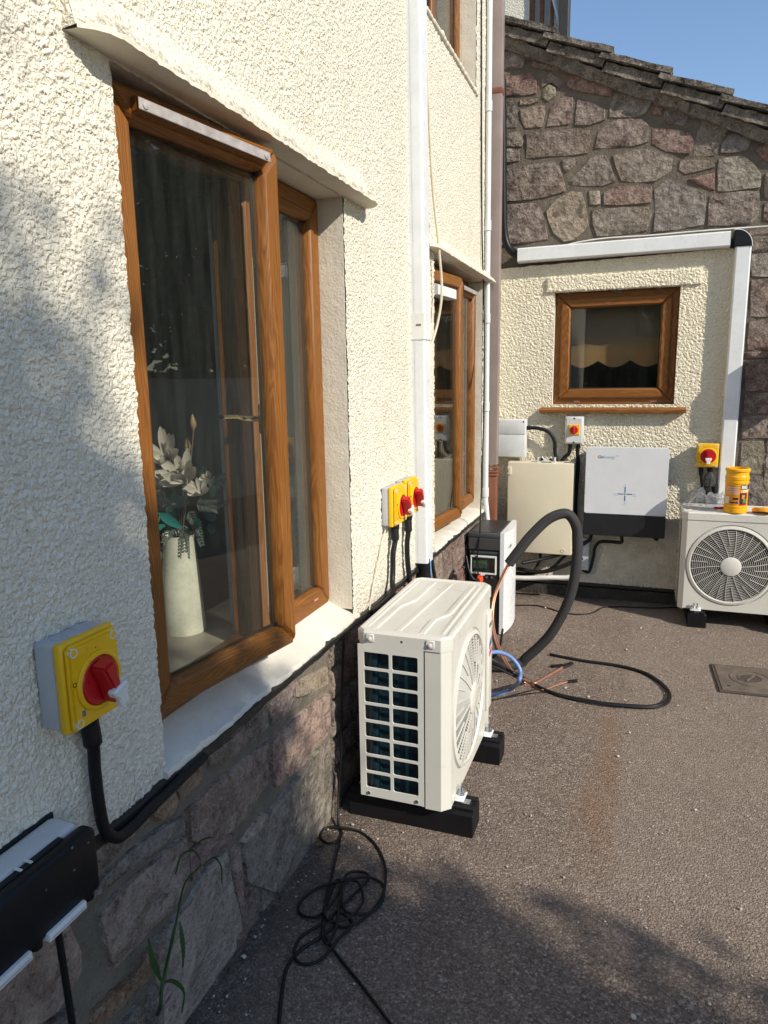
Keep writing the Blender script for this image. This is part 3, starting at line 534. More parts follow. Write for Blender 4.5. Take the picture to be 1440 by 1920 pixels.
for x in (.52,1.0): cap.box((x,.026,BW[2]+.014),(x+.04,.032,BW[2]+.024),.002)
obj('drain_cap',cap,plain('pink_cap2',(.5,.24,.16),.5),wb)
obj('window_board',MB().prism([(-.085,1.262),(-.088,1.284),(.03,1.312),(.03,1.262)],0,.312,1.215,.003,1),m_oakx,ext,30)
m=MB()
for lo,hi in (((-.3,.09,.9),(-.28,2.6,2.5)),((1.9,.09,.9),(1.92,2.6,2.5)),((-.28,2.6,.9),(1.9,2.62,2.5)),((-.28,.09,.88),(1.9,2.6,.9)),((-.28,.09,2.5),(1.9,2.6,2.52))): m.box(lo,hi)
obj('room_lining',m,m_dark,ext,30)
# scalloped blind hanging inside the small window
bl=MB(); U=np.linspace(.42,1.11,60); Z=np.linspace(0,1,14); vs=[]
for t_ in Z:
    for u in U:
        zb=1.575-.032*abs(math.sin((u-.42)/.235*math.pi))*1.; zb=1.60-.045*abs(math.sin((u-.455)/.205*math.pi)); vs.append((u,5.075+.004*math.sin(u*30)+.004*t_,zb+(2.02-zb)*t_))
bl.add(vs,[(j*60+i,j*60+i+1,(j+1)*60+i+1,(j+1)*60+i) for j in range(13) for i in range(59)])
tb=NT('blind_cloth'); vv=tb.coord(); cc=tb.mix(tb.maprange(tb.n('ShaderNodeSeparateXYZ',{0:vv}).outputs[2],1.66,1.76),(.55,.31,.14),(.30,.235,.18)); b_=tb.bsdf(cc,.9); tl=tb.n('ShaderNodeBsdfTranslucent',{0:cc}); mm_=tb.n('ShaderNodeMixShader',{0:.3,1:b_,2:tl}); tb.t.links.new(mm_.outputs[0],tb.out.inputs[0])
tag(obj('window_blind',bl,tb.m,None,180),'tan blind with scalloped lower edge hanging behind the small window','blind')
# roof: verge tiles one by one, bedding blocks, mortar fillet, roof slab behind
ang=math.atan(SL); step=.372
def onslope(s,yo,n): # s along slope from x=.026, n normal distance
    return (.026+s*math.cos(ang)-n*math.sin(ang),yo,ZV+s*math.sin(ang)+n*math.cos(ang))
off0=(lambda p:(p[0]-.026)/math.cos(ang))(ay(1136,92,4.83))
bts=[off0+step*k for k in range(-4,6)]
tl_me=None
for k,s1 in enumerate(bts):
    s0=s1-step-.06
    for col in range(3):
        yo=-.095+col*.31
        m=MB(); T=Matrix.Rotation(-ang,4,'Y'); base=Vector(onslope(s1,yo,.030))
        b=bmesh.new(); bmesh.ops.create_cube(b,size=1)
        for v in b.verts: v.co=Vector((-.215+v.co.x*.43,.152+v.co.y*.304,v.co.z*.032+.018))
        bmesh.ops.subdivide_edges(b,edges=b.edges[:],cuts=5,use_grid_fill=True)
        for v in b.verts:
            p=v.co*14+Vector((k*3,col*5,0)); v.co+=Vector((mnoise.noise(p)*.008,mnoise.noise(p+Vector((3,0,0)))*.012,mnoise.noise(p+Vector((0,5,0)))*.007+.008*math.sin(v.co.y/.304*math.pi*2)*0))
            v.co.z+=.10*(v.co.x+.43)+.004*mnoise.noise(v.co*40)
        for v in b.verts: v.co=base+(Matrix.Rotation(-ang,3,'Y')@v.co)
        m.bm(b); obj('roof_tile',m,m_stone,ext,50,(.052,.046,.039))
    # bedding block under the verge tile
    b=lumpy_box((-step+.012,0,-.055),(.0,.17,.0),14,.009,17)
    for v in b.verts:
        v.co.z-= .0; q=v.co.copy(); q.z+= .030*(q.x/step+.5); v.co=Vector(onslope(s1-.02,-.072,.042))+(Matrix.Rotation(-ang,3,'Y')@q)
    obj('verge_bedding',MB().bm(b),m_stone,ext,45,(.095,.077,.058))
fl=MB(); L=4.2
b=lumpy_box((-.6,0,-.058),(L,.12,-.0),160,.014,11)
for v in b.verts: v.co=Vector(onslope(0,-.034-(.02*(v.co.z/-.058<.5)),-.016))+(Matrix.Rotation(-ang,3,'Y')@v.co)
obj('verge_fillet',fl.bm(b),m_stone,ext,60,(.125,.104,.082))
b=bmesh.new(); bmesh.ops.create_cube(b,size=1)
for v in b.verts: v.co=Vector((1.3+v.co.x*4.,1.9+v.co.y*3.6,.03+v.co.z*.03)); v.co=Vector(onslope(0,0,-.02))+(Matrix.Rotation(-ang,3,'Y')@v.co)
obj('roof_slab',MB().bm(b),m_tile,ext,30)
# ------------------------------------------------------------------ far wing with a dormer window above the roof
far=thing('rear_wing','cream rear wing above the tiled roof with open oak window under dark bargeboard','house',(0,8.,0))
xw0,xw1=-.31,-.06; 
rough_sheet('rendered_wall',lines([(-2.,xw0,60),(xw0,xw1,10),(xw1,.02,3)]),lines([(2.5,4.6,10),(4.6,5.8,40)]),lambda x,z:xw0<x<xw1 and z>4.6 and z<5.7,lambda x,z:(x,0,z),m_cast,far)
obj('side_wall',MB().box((.0,.004,2.5),(.02,.2,5.8)),m_smooth,far)
f=MB(); f.box((xw0,.03,4.6),(xw0+.045,.09,5.7),.004,1); f.box((xw1-.045,.03,4.6),(xw1,.09,5.7),.004,1); f.box((-.21,.03,4.6),(-.17,.09,5.7),.004,1); f.box((xw0+.045,.03,4.6),(xw1-.045,.09,4.645),.004,1); f.box((xw0+.045,.03,5.655),(xw1-.045,.09,5.7),.004,1)
wf=obj('window',f,m_oakv,far,30); obj('pane',MB().box((xw0+.045,.055,4.645),(xw1-.045,.06,5.655)),m_glass2,wf,0); obj('room_lining',MB().box((xw0-.1,.5,4.4),(xw1+.1,.52,5.9)),m_dark,far)
b=MB(); b.prism([(.07,4.65),(.095,4.65),(-.12,5.37),(-.145,5.37)],1,-.09,-.06,.003,1); obj('casement_edge',b,m_white,far,30)
obj('bargeboard',MB().prism([(.012,4.6),(.095,4.6),(.095,5.9),(-.03,5.9)],1,-.16,.02,.006,1),plain('dark_bargeboard',(.035,.03,.026),.6,bump=.002,bs=40),far,30)
# ------------------------------------------------------------------ OUTDOOR UNITS
def rib(mb,pts,wd,h):
    P=[]
    for i in range(len(pts)-1):
        a,b=np.array(pts[i],float),np.array(pts[i+1],float); P+=[a+(b-a)*u for u in ((0,.03,.5,.93) if i==0 else (.07,.5,.93))]
    P.append(np.array(pts[-1],float)); vs=[];fs=[]; n=len(P)
    for i,p in enumerate(P):
        t=P[min(i+1,n-1)]-P[max(i-1,0)]; t=t/np.linalg.norm(t); nn=np.array([-t[1],t[0],0]); e=min(1,min(i,n-1-i)/2)
        for o,hh in ((-wd/2,-.001),(-wd*.34,h*e),(wd*.34,h*e),(wd/2,-.001)): q=p+nn*o; q[2]=p[2]+hh; vs.append(q)
    for i in range(n-1):
        for k in range(3): fs.append((i*4+k,i*4+k+1,i*4+5+k,i*4+4+k))
    fs+=[(0,1,2,3),((n-1)*4,(n-1)*4+1,(n-1)*4+2,(n-1)*4+3)]
    mb.add(vs,fs)
def rrect(x0,x1,y0,y1,r,n=4):
    out=[]
    for cx,cy,a0 in ((x1-r,y1-r,0),(x0+r,y1-r,90),(x0+r,y0+r,180),(x1-r,y0+r,270)):
        for k in range(n+1): a=R(a0+90*k/n); out.append((cx+r*math.cos(a),cy+r*math.sin(a)))
    return out
def holed_plate(cells,th,depth_axis_map):
    """cells: (x0,x1,y0,y1 outer cell, hx0,hx1,hy0,hy1 hole); front, walls of each hole and back"""
    mb=MB()
    for (a,b,c,d,ha,hb,hc,hd,r) in cells:
        h=rrect(ha,hb,hc,hd,r); n=len(h); cx,cy=(ha+hb)/2,(hc+hd)/2; o=[]
        for k,(x,y) in enumerate(h):
            q=k//5; px=b if q in(0,3) else a; py_=d if q in(0,1) else c; f=(k%5)
            # outer ring goes to the cell border
            ang_=R(90*q+ (f/4)*90); 
            if q==0: p=(b,y) if f<2 else ((b,d) if f==2 else (x,d))
            elif q==1: p=(x,d) if f<2 else ((a,d) if f==2 else (a,y))
            elif q==2: p=(a,y) if f<2 else ((a,c) if f==2 else (x,c))
            else: p=(x,c) if f<2 else ((b,c) if f==2 else (b,y))
            o.append(p)
        V=[depth_axis_map(x,y,0) for x,y in o]+[depth_axis_map(x,y,0) for x,y in h]+[depth_axis_map(x,y,th) for x,y in h]
        F_=[]
        for k in range(n):
            k2=(k+1)%n; F_.append((k,k2,n+k2,n+k)); F_.append((n+k,n+k2,2*n+k2,2*n+k))
        mb.add(V,F_)
    return mb
def make_unit():
    W_,D_,Z0,Z1=.655,.315,.106,.70
    u=thing('outdoor_unit','x','heat pump')
    C_=.028; base=[(0,C_),(C_,0),(W_-C_,0),(W_,C_),(W_,D_-C_),(W_-C_,D_),(C_,D_),(0,D_-C_)]
    ins=lambda k:[(min(max(x,k),W_-k),min(max(y,k),D_-k)) for x,y in base]
    # front sheet with a round opening for the fan, chamfered corner posts, rear and right side
    fc=(.275,.385); fr=.232; zt=Z1-.045; n=64; V=[];F_=[]
    sq=lambda a:(max(C_,min(W_-C_,fc[0]+1.2*math.cos(a)*.52)),max(Z0,min(zt,fc[1]+1.2*math.sin(a)*.52)))
    bor=[]
    for k in range(n):
        a=2*math.pi*k/n; dx,dz=math.cos(a),math.sin(a); t=min(((W_-C_-fc[0]) if dx>0 else (fc[0]-C_))/max(abs(dx),1e-6),((zt-fc[1]) if dz>0 else (fc[1]-Z0))/max(abs(dz),1e-6)); bor.append((fc[0]+dx*t,fc[1]+dz*t))
    for cx,cz in ((W_-C_,zt),(C_,zt),(C_,Z0),(W_-C_,Z0)):      # snap nearest border sample to the sheet corners
        k=min(range(n),key=lambda i:(bor[i][0]-cx)**2+(bor[i][1]-cz)**2); bor[k]=(cx,cz)
    cir=[(fc[0]+fr*math.cos(2*math.pi*k/n),fc[1]+fr*math.sin(2*math.pi*k/n)) for k in range(n)]
    rings=[[(x,.0,z) for x,z in bor],[(fc[0]+(fr+.016)*math.cos(2*math.pi*k/n),0,fc[1]+(fr+.016)*math.sin(2*math.pi*k/n)) for k in range(n)],
           [(fc[0]+(fr+.010)*math.cos(2*math.pi*k/n),.010,fc[1]+(fr+.010)*math.sin(2*math.pi*k/n)) for k in range(n)],[(x,.010,z) for x,z in cir],[(x,.06,z) for x,z in cir]]
    m=MB(); m.add([p for r in rings for p in r],[(i*n+k,i*n+(k+1)%n,(i+1)*n+(k+1)%n,(i+1)*n+k) for i in range(4) for k in range(n)])
    obj('front_panel',m,m_ac,u,30)
    m=MB(); q=lambda a,b:m.add([(a[0],a[1],Z0),(b[0],b[1],Z0),(b[0],b[1],zt),(a[0],a[1],zt)],[(0,1,2,3)])
    m.prism([(-.0005,C_),(C_,-.0005),(C_,.003),(.003,C_+.0),(.003,.082),(-.0005,.082)],2,Z0-.006,zt,.0008,1)
    obj('corner_post',m,m_ac,u,20)
    m=MB(); P=[(W_-C_,0),(W_,C_),(W_,D_-C_),(W_-C_,D_),(C_,D_),(0,D_-C_)]
    for a,b in zip(P[:-1],P[1:]): m.add([(a[0],a[1],Z0),(b[0],b[1],Z0),(b[0],b[1],zt),(a[0],a[1],zt)],[(0,1,2,3)])
    m.add([(x,y,Z0) for x,y in base],[tuple(range(8))]); obj('casing',m,m_ac,u,20)
    # left end grille: 2 x 8 rounded windows
    cells=[]; y0,y1=.084,D_-.006; zz0,zz1=Z0+.004,zt-.002; cw=(y1-y0-.03)/2; ch=(zz1-zz0-.05)/8
    for i in range(2):
        for j in range(8):
            a=y0 if i==0 else y0+.015+cw; b=y0+.015+cw if i==0 else y1; c=zz0 if j==0 else zz0+.028+ch*j; d=zz1 if j==7 else zz0+.028+ch*(j+1)
            hx0=y0+.015+cw*i+.005; hx1=hx0+cw-.010; hy0=zz0+.028+ch*j+.0045; cells.append((a,b,c,d,hx0,hx1,hy0,hy0+ch-.009,.006))
    g_=holed_plate(cells,.0045,lambda y,z,t:(-.004+t,y,z)); obj('side_grille',g_,m_ac2,u,20)
    for y,z in ((y0+.025,zz0+.013),(y1-.03,zz0+.013)): obj('screw',MB().lathe([(.006,-.002),(.006,-.007),(.0035,-.0085),(0,-.0085)],(0,y,z),12,0),m_zinc,u,40)
    m=MB().box((.03,.10,Z0+.01),(.05,D_-.02,zt-.01)); m.tube([(.035,D_-.05,Z0+.03),(.035,D_-.05,zt-.03)],.022,10); obj('coil',m,m_coil,u,40)
    m=MB(); m.box((.02,.062,Z0+.004),(W_-.02,.066,zt)) if False else None
    m.lathe([(.231,-.058),(.231,-.15),(.0,-.15)],(fc[0],0,fc[1]),48,1); obj('fan_shroud',m,m_cavity,u,40)
    for k in range(3):
        vs=[];a0=2*math.pi*k/3+.4; na,nr=8,6
        for i in range(na+1):
            for j in range(nr+1):
                r=.05+.16*j/nr; a=a0+(i/na)*1.5*(.75+.25*j/nr)+.25*j/nr; vs.append((fc[0]+r*math.cos(a),.075+.05*i/na,fc[1]+r*math.sin(a)))
        obj('fan_blade',MB().add(vs,[(i*(nr+1)+j,i*(nr+1)+j+1,(i+1)*(nr+1)+j+1,(i+1)*(nr+1)+j) for i in range(na) for j in range(nr)]),m_blade,u,180)
    # fan guard: rim, hub, rings and spokes bulging slightly forward
    m=MB(); bul=lambda r:-.016+.02*(r/fr)**2
    for i in range(16):
        r=.066+(fr-.014-.066)*i/15; P=[(fc[0]+r*math.cos(2*math.pi*k/56),bul(r),fc[1]+r*math.sin(2*math.pi*k/56)) for k in range(56)]
        vs=[];wd=.00105
        for k,p in enumerate(P):
            cx,cz=math.cos(2*math.pi*k/56),math.sin(2*math.pi*k/56)
            for o,dd in ((-wd,0),(wd,0),(wd,.006),(-wd,.006)): vs.append((p[0]+cx*o,p[1]+dd,p[2]+cz*o))
        m.add(vs,[(k*4+q,k*4+(q+1)%4,((k+1)%56)*4+(q+1)%4,((k+1)%56)*4+q) for k in range(56) for q in range(4)])
    obj('guard_ring',m,m_ac2,u,0)
    m=MB()
    for k in range(28):
        a=2*math.pi*k/28; r0=.05 if k%2==0 else .125; L=[r0+(fr-.004-r0)*q/5 for q in range(6)]; tw=.16
        P=[(fc[0]+r*math.cos(a+tw*(r/fr)),bul(r)-.003,fc[1]+r*math.sin(a+tw*(r/fr))) for r in L]; vs=[];
        for i,p in enumerate(P):
            nx_,nz_=-math.sin(a),math.cos(a)
            for o,dd in ((-.0011,0),(.0011,0),(.0011,.006),(-.0011,.006)): vs.append((p[0]+nx_*o,p[1]+dd,p[2]+nz_*o))
        m.add(vs,[(i*4+q,i*4+(q+1)%4,(i+1)*4+(q+1)%4,(i+1)*4+q) for i in range(5) for q in range(4)])
    obj('guard_spoke',m,m_ac2,u,0)
    m=MB().lathe([(fr+.010,-.012),(fr+.006,.004),(fr-.008,.008),(fr-.012,.0),(fr-.006,-.010)],(fc[0],0,fc[1]),64,1); obj('guard_rim',m,m_ac2,u,50)
    m=MB().lathe([(.058,.008),(.057,.018),(.050,.0215),(0,.022)],(fc[0],0,fc[1]),36,1); obj('guard_hub',m,m_ac2,u,40)
    # raised cover on the right part of the front, with brand strip and efficiency logo
    m=MB().box((.548,-.012,.20),(.622,.002,.605),.008,2); obj('service_cover',m,m_ac2,u,35)
    m=MB().box((.558,-.0135,.545),(.61,-.0118,.562)); obj('nameplate',m,m_inkg,u,0)
    m=MB().prism([(.565,.455),(.60,.475),(.60,.50),(.565,.48)],1,-.0135,-.0118); obj('logo',m,m_inkb,u,0)
    m=MB().prism([(.565,.425),(.60,.435),(.60,.455),(.565,.445)],1,-.0135,-.0118); obj('logo',m,m_inkr,u,0)
    # lid with skirt and pressed ribs
    lid=MB(); e=.004; P0=[(x+(-e if x<=C_ else e)*(x in(0,W_)),y+(-e if y<=C_ else e)*(y in(0,D_))) for x,y in base]
    lay=[(P0,zt-.002),(P0,Z1-.008),([(min(max(x,.004),W_-.004),min(max(y,.004),D_-.004)) for x,y in base],Z1-.001),([(min(max(x,.014),W_-.014),min(max(y,.014),D_-.014)) for x,y in base],Z1),([(min(max(x,.022),W_-.022),min(max(y,.022),D_-.022)) for x,y in base],Z1-.004)]
    V=[(x,y,z) for P,z in lay for x,y in P]; F_=[(i*8+k,i*8+(k+1)%8,(i+1)*8+(k+1)%8,(i+1)*8+k) for i in range(4) for k in range(8)]; F_.append(tuple(32+k for k in range(8))); lid.add(V,F_)
    lo=obj('lid',lid,m_ac,u,25)
    m=MB(); zr=Z1-.004
    for pts,wd in (([(.03,.262,zr),(.27,.258,zr),(.36,.225,zr),(.62,.222,zr)],.022),([(.03,.180,zr),(.62,.150,zr)],.020),([(.03,.100,zr),(.17,.098,zr),(.24,.066,zr),(.62,.062,zr)],.022),([(.04,.035,zr),(.62,.035,zr)],.012),([(.04,.29,zr),(.62,.285,zr)],.010)): rib(m,pts,wd,.0055)
    obj('lid_rib',m,m_ac,u,30)
    for y in (.062,D_-.05): obj('lid_screw',MB().box((-.0075,y-.014,zt+.008),(-.003,y+.014,Z1-.010),.002,1).lathe([(.0065,-.006),(.0065,-.011),(.004,-.0125),(0,-.0125)],(0,y,zt+.019),12,0),m_ac2,u,40)
    m=MB().lathe([(.004,-.0042),(0,-.0046)],(0,D_*.5,zt+.019),10,0); obj('lid_hole',m,m_ink,u,0)
    for x in (.10,.56):
        m=MB(); m.box((x-.03,-.030,Z0-.004),(x+.03,.02,Z0),.001,1); m.prism([(x-.03,0),(x-.02,-.028),(x+.02,-.028),(x+.03,0)],2,Z0-.002,Z0+.012,.002,1)
        br=obj('mounting_bracket',m,m_white,u,30); obj('mounting_bracket',MB().box((x-.03,D_-.02,Z0-.004),(x+.03,D_+.03,Z0),.001,1),m_white,u,30)
        for k in (-.009,.009): obj('bolt',MB().lathe([(.013,Z0+.012),(.013,Z0+.014),(.008,Z0+.0145),(.008,Z0+.021),(.0045,Z0+.0215),(.0045,Z0+.042),(0,Z0+.043)],(x+k,-.016,0),10),m_zinc,br,30)
    return u
unit=make_unit()
unit2=copy_tree(unit)
unit.location=(.428,2.042,0); unit.rotation_euler=(0,0,R(90)); tag(unit,'cream outdoor unit on black feet below the window, slatted end towards us',group='outdoor heat pump units')
unit2.location=(1.215,4.50,0); tag(unit2,'cream outdoor unit facing us by the back wall with yellow tub on top',group='outdoor heat pump units')
def foot(label,cx,cy,rz,L=.44):
    t=thing('rubber_foot',label,'support foot',(cx,cy,0),rz,'black rubber feet under the outdoor units')
    w_=.052; pr=[(-w_,0),(w_,0),(w_,.078),(w_-.012,.085),(w_-.012,.098),(.016,.098),(.016,.088),(-.016,.088),(-.016,.098),(-w_+.012,.098),(-w_+.012,.085),(-w_,.078)]
    obj('body',MB().prism(pr,0,0,L,.002,1),m_rubber,t,25); obj('rail',MB().box((.02,-.014,.087),(L-.02,.014,.0985)),m_zinc,t,0); return t
foot('black rubber foot nearest us under the near outdoor unit',.058,2.128,0)
foot('black rubber foot under the far end of the near outdoor unit',.058,2.602,0)
foot('black rubber foot under left end of the back wall unit',1.325,4.46,R(90),.42)
foot('black rubber foot under right end of the back wall unit',1.785,4.46,R(90),.42)
# ------------------------------------------------------------------ TRUNKING, PIPES
def face_prism(m,p0,p1,wy,dx): pass
t=thing('cable_trunking','tall white trunking up the cream wall between the two windows','cable trunking',(0,3.07,.66))
def trk(z0,z1,yo0,yo1,x1,name,mat,gw=0.):
    # leaning upright run: near side at yo0 (bottom) .. yo1 (top)
    m=MB(); pr=[(.0,0),(x1-.012,0),(x1-.006,.002),(x1,.010),(x1,.088),(x1-.006,.094),(0,.096)]
    b=bmesh.new(); n=len(pr); rows=[]
    for z,yo in ((z0,yo0),(z1,yo1)): rows.append([b.verts.new((x-(gw if x==0 else -gw),yo-3.07+(y-gw if y<.05 else y+gw),z-.66)) for x,y in pr])
    for k in range(n): b.faces.new((rows[0][k],rows[0][(k+1)%n],rows[1][(k+1)%n],rows[1][k]))
    b.faces.new(rows[0]); b.faces.new(rows[1]); m.bm(b); return obj(name,m,mat,t,30)
lean=lambda z:3.028-.066*(z-.66)/2.3
trk(.665,4.6,lean(.665),lean(4.6),.066,'trunk',m_white)
trk(1.665,1.775,lean(1.665),lean(1.775),.0675,'joint_clip',m_white2,.003); trk(3.4,3.5,lean(3.4),lean(3.5),.0675,'joint_clip',m_white2,.003)
obj('groove',MB().add([(.020,lean(.665)-3.0712,.005),(.022,lean(.665)-3.0712,.005),(.022,lean(4.6)-3.0712,3.94),(.020,lean(4.6)-3.0712,3.94)],[(0,1,2,3)]),m_white2,t,0)
obj('clip_mark',MB().box((.030,lean(1.72)-3.07-.0045,1.062),(.052,lean(1.72)-3.07-.0032,1.070)),m_inkg,t,0)
# insulated pipes leaving its foot
t=thing('insulated_pipe_stub','black insulated pipe pair leaving the foot of tall trunking','pipe',(.04,3.06,.6))
obj('foam_sleeve',MB().tube([(.0,.0,.08),(.002,.004,-.0),(.02,.01,-.12),(.05,-.02,-.26)],.028,12),m_black,t,60); obj('blue_core',MB().tube([(.012,.05,.08),(.014,.054,-.02),(.03,.05,-.2)],.007,8),m_blue,t,60); obj('thin_cable',MB().tube([(.012,.075,.08),(.03,.082,-.04),(.05,.08,-.25)],.009,8),m_black,t,60)
# rectangular downpipe
t=thing('downpipe','square faded brown downpipe with darker lower length in the wall corner','downpipe',(.038,4.66,0))
def sq(z0,z1,w_,mat,name): return obj(name,MB().box((-w_/2,-w_/2,z0),(w_/2,w_/2,z1),.006,2),mat,t,40)
sq(.93,5.3,.066,m_pinkpipe,'upper_pipe'); sq(.02,.86,.062,m_brownpipe,'lower_pipe')
for z in (.858,.878,.905): sq(z,z+.017,.072+.004*(z<.9),m_brownpipe,'collar')
sq(3.18,3.215,.073,m_brownpipe,'joint_collar'); m=MB().box((-.06,.0,3.19),(-.034,.02,3.2)); obj('wall_bracket',m,m_brownpipe,t)
# thin white waste pipe
t=thing('waste_pipe','slim white pipe running down beside the brown downpipe','pipe',(.026,4.50,.6))
obj('pipe',MB().tube([(0,-.05,4.6),(0,-.03,2.5),(0,-.01,1.),(0,.0,.12),(0.004,.0,.08),(.012,.0,.0),(.02,.0,-.05)],.0165,14),m_white,t,60)
for z in (2.46,1.80,1.26,.72,.17): obj('coupling',MB().lathe([(.0185,z-.03),(.0205,z-.028),(.0205,z+.028),(.0185,z+.03)],(0,-.012*z,0),16),m_white,t,40)
# loose cables on the left wall
def cable(name,label,pts,r,mat,n=8,seg=7,cat='cable',group=None):
    P=spline(pts,n); c=Vector(P[0]); o=obj(name,MB().tube([Vector(p)-c for p in P],r,seg),mat,None,60); o.location=c; return tag(o,label,cat,group)
cable('hanging_cable','thin dark cable hanging down the wall corner to the battery',[(.012,4.28,4.4),(.012,4.32,3.3),(.015,4.36,2.4),(.03,4.38,1.85),(.06,4.26,1.35),(.09,4.08,.95),(.10,3.99,.62),(.09,3.965,.45),(.1,3.962,.36)],.0045,m_blackm)
cable('cream_cable','cream cable drooping past the far window beside white trunking',[(.02,3.2,2.9),(.03,3.24,2.4),(.05,3.28,2.1),(.06,3.30,1.9),(.045,3.28,1.75),(.02,3.2,1.6)],.006,m_creamcable)
cable('thin_cable','thin pale cable slanting down from paired isolators to the sill',[(.02,2.60,.915),(.014,2.56,.85),(.015,2.50,.77),(.014,2.44,.68),(.02,2.40,.63)],.0028,m_creamcable)
# back wall trunking
P=[ay(970,492,4.86),ay(1368,463,4.86)]
t=thing('cable_trunking','white trunking over the small window turning down its right side with black corner','cable trunking',(.13,4.9,2.2))
def bar(p,q,wd,dep,mat,name,par,side):
    p=Vector(p);q=Vector(q); d=(q-p).normalized(); nrm=Vector((-d.z,0,d.x))*side; m=MB(); b=bmesh.new()
    pr=[(0,0),(0,dep-.008),(.008,dep),(wd-.008,dep),(wd,dep-.008),(wd,0)]
    rows=[[b.verts.new(e+nrm*a+Vector((0,-h,0))-par.location) for a,h in pr] for e in (p,q)]
    n=len(pr)
    for k in range(n): b.faces.new((rows[0][k],rows[0][(k+1)%n],rows[1][(k+1)%n],rows[1][k]))
    b.faces.new(rows[0]); b.faces.new(rows[1]); m.bm(b); return obj(name,m,mat,par,30)
yT=4.898; tl_=ay(970,492,yT-.07); tr_=ay(1369,462,yT-.07)
bar((tl_[0],yT,tl_[2]),(tr_[0],yT,tr_[2]),.088,.072,m_white,'horizontal_run',t,1)
v0=ay(1379,470,yT-.07); v1=ay(1346,915,yT-.07)
bar((v1[0],yT,.70),(v0[0],yT,tr_[2]-.004),.085,.072,m_white,'vertical_run',t,-1)
c0=Vector((v0[0],0,tr_[2])); m=MB(); prf=[(0,0),(0.,.09)]+[(.0+.085*math.sin(R(a)),.0+.09*math.cos(R(a))) for a in range(0,91,10)]; prf=[(-.012,-.004),(-.012,.09)]+[(.085*math.sin(R(a)),-.004+.094*math.cos(R(a))) for a in range(0,91,10)]
m.prism([(c0.x+a-t.location.x,c0.z+b-t.location.z) for a,b in prf],1,yT-.078-t.location.y,yT-t.location.y,.004,2); obj('corner_piece',m,m_black,t,40)
oa=[(c0.x-.012,c0.z+.0895)]+[(c0.x+.0855*math.sin(R(a)),c0.z-.004+.0945*math.cos(R(a))) for a in range(0,91,10)]; ob=[(x+.004*math.sin(R(max(0,k-1)*10)),z+.004*math.cos(R(max(0,k-1)*10))) for k,(x,z) in enumerate(oa)]
obj('corner_edge',MB().prism([(x-t.location.x,z-t.location.z) for x,z in oa+ob[::-1]],1,yT-.079-t.location.y,yT-t.location.y),m_white,t,40)
cable('white_wire','thin white wire lying along the top of the back trunking',[Vector(ay(x,y,4.885)) for x,y in ((1060,460),(1090,453),(1140,446),(1220,441),(1300,434),(1380,428),(1440,424),(1500,420))],.004,m_white2)
cable('black_hose','black flexible hose bending into left end of back trunking',[Vector(ay(x,y,4.86)) for x,y in ((942,150),(943,250),(943,330),(944,400),(946,440),(952,462),(963,474),(975,478),(985,480))],.024,m_black,seg=12,cat='hose')
# ------------------------------------------------------------------ ISOLATOR SWITCHES
def isolator(label,loc,rz,W_=.128,H=.16,D_=.074,handle=0.,group='yellow rotary isolator switches'):
    t=thing('isolator_switch',label,'isolator switch',loc,rz,group)      # local: wall at x=0, out along +x, width along y, z up (base of box z=0)
    obj('back_box',MB().box((0,.002,.002),(D_-.03,W_-.002,H-.002),.006,3),m_greyp,t,40)
    for q_ in (.3,.72): obj('knockout',MB().lathe([(.015,H-.003),(.015,H-.0008),(.0135,H-.0008),(.0135,H-.0016),(0,H-.0016)],(.022,W_*q_,0),20),m_greyp,t,30)
    obj('lid',MB().box((D_-.031,-.001,-.001),(D_-.012,W_+.001,H+.001),.006,3).prism([(.004,.004),(W_-.004,.004),(W_-.004,H-.004),(.004,H-.004)],0,D_-.013,D_,.005,2),m_yellow,t,35)
    m=MB()
    for y in (.016,W_-.016):
        for z in (.016,H-.016): m.lathe([(.0085,D_-.006),(.0085,D_+.0006),(.0062,D_+.0006),(.0062,D_-.002),(0,D_-.002)],(0,y,z),14,0); m.box((D_-.003,y-.005,z-.0012),(D_-.0012,y+.005,z+.0012))
    obj('lid_screw',m,m_lgrey,t,30)
    c=(0,W_*.52,H*.48); obj('dial_rim',MB().lathe([(.053,D_-.001),(.053,D_+.004),(.049,D_+.006),(.045,D_+.006),(.044,D_+.001)],c,40,0),m_yellow,t,40)
    k=obj('knob',MB().lathe([(.044,D_),(.044,D_+.003),(.041,D_+.006),(0,D_+.006)],c,40,0),m_red,t,30)
    Rm=Matrix.Translation(c)@Matrix.Rotation(handle,4,'X'); m=MB(); m.prism([(-.014,-.040),(.014,-.040),(.011,.0),(.016,.040),(-.016,.040),(-.011,.0)],0,D_+.005,D_+.040,.005,2,Rm); obj('grip',m,m_red,k,40)
    m=MB().prism([(-.011,-.046),(.011,-.046),(.011,-.028),(.018,-.02),(.018,-.008),(-.018,-.008),(-.018,-.02),(-.011,-.028)],0,D_+.028,D_+.046,.003,1,Rm); obj('padlock_tab',m,m_white2,k,30)
    fy=lambda s,y,z,sz,nm:text(nm,s,sz,m_ink if nm!='maker_mark' else m_yellow,t,Matrix.Translation((D_+.0006,y,z))@Matrix(((0,0,1,0),(1,0,0,0),(0,1,0,0),(0,0,0,1))))
    fy('I',c[1],c[2]+.062,.012,'on_mark'); fy('O',c[1]-.055,c[2]+.012,.012,'off_mark')
    obj('embossed_plate',MB().prism(rrect(W_*.5-.018,W_*.5+.018,H-.022,H-.012,.004),0,D_-.001,D_+.0012),m_yellow,t,30)
    obj('rating_mark',MB().box((D_-.001,.022,.026),(D_+.0005,.030,.037)),m_inkg,t,0)
    obj('cable_gland',MB().lathe([(.014,-.034),(.017,-.022),(.017,-.004),(.014,.004)],(.024,W_*.68,0),14),m_black,t,40)
    return t
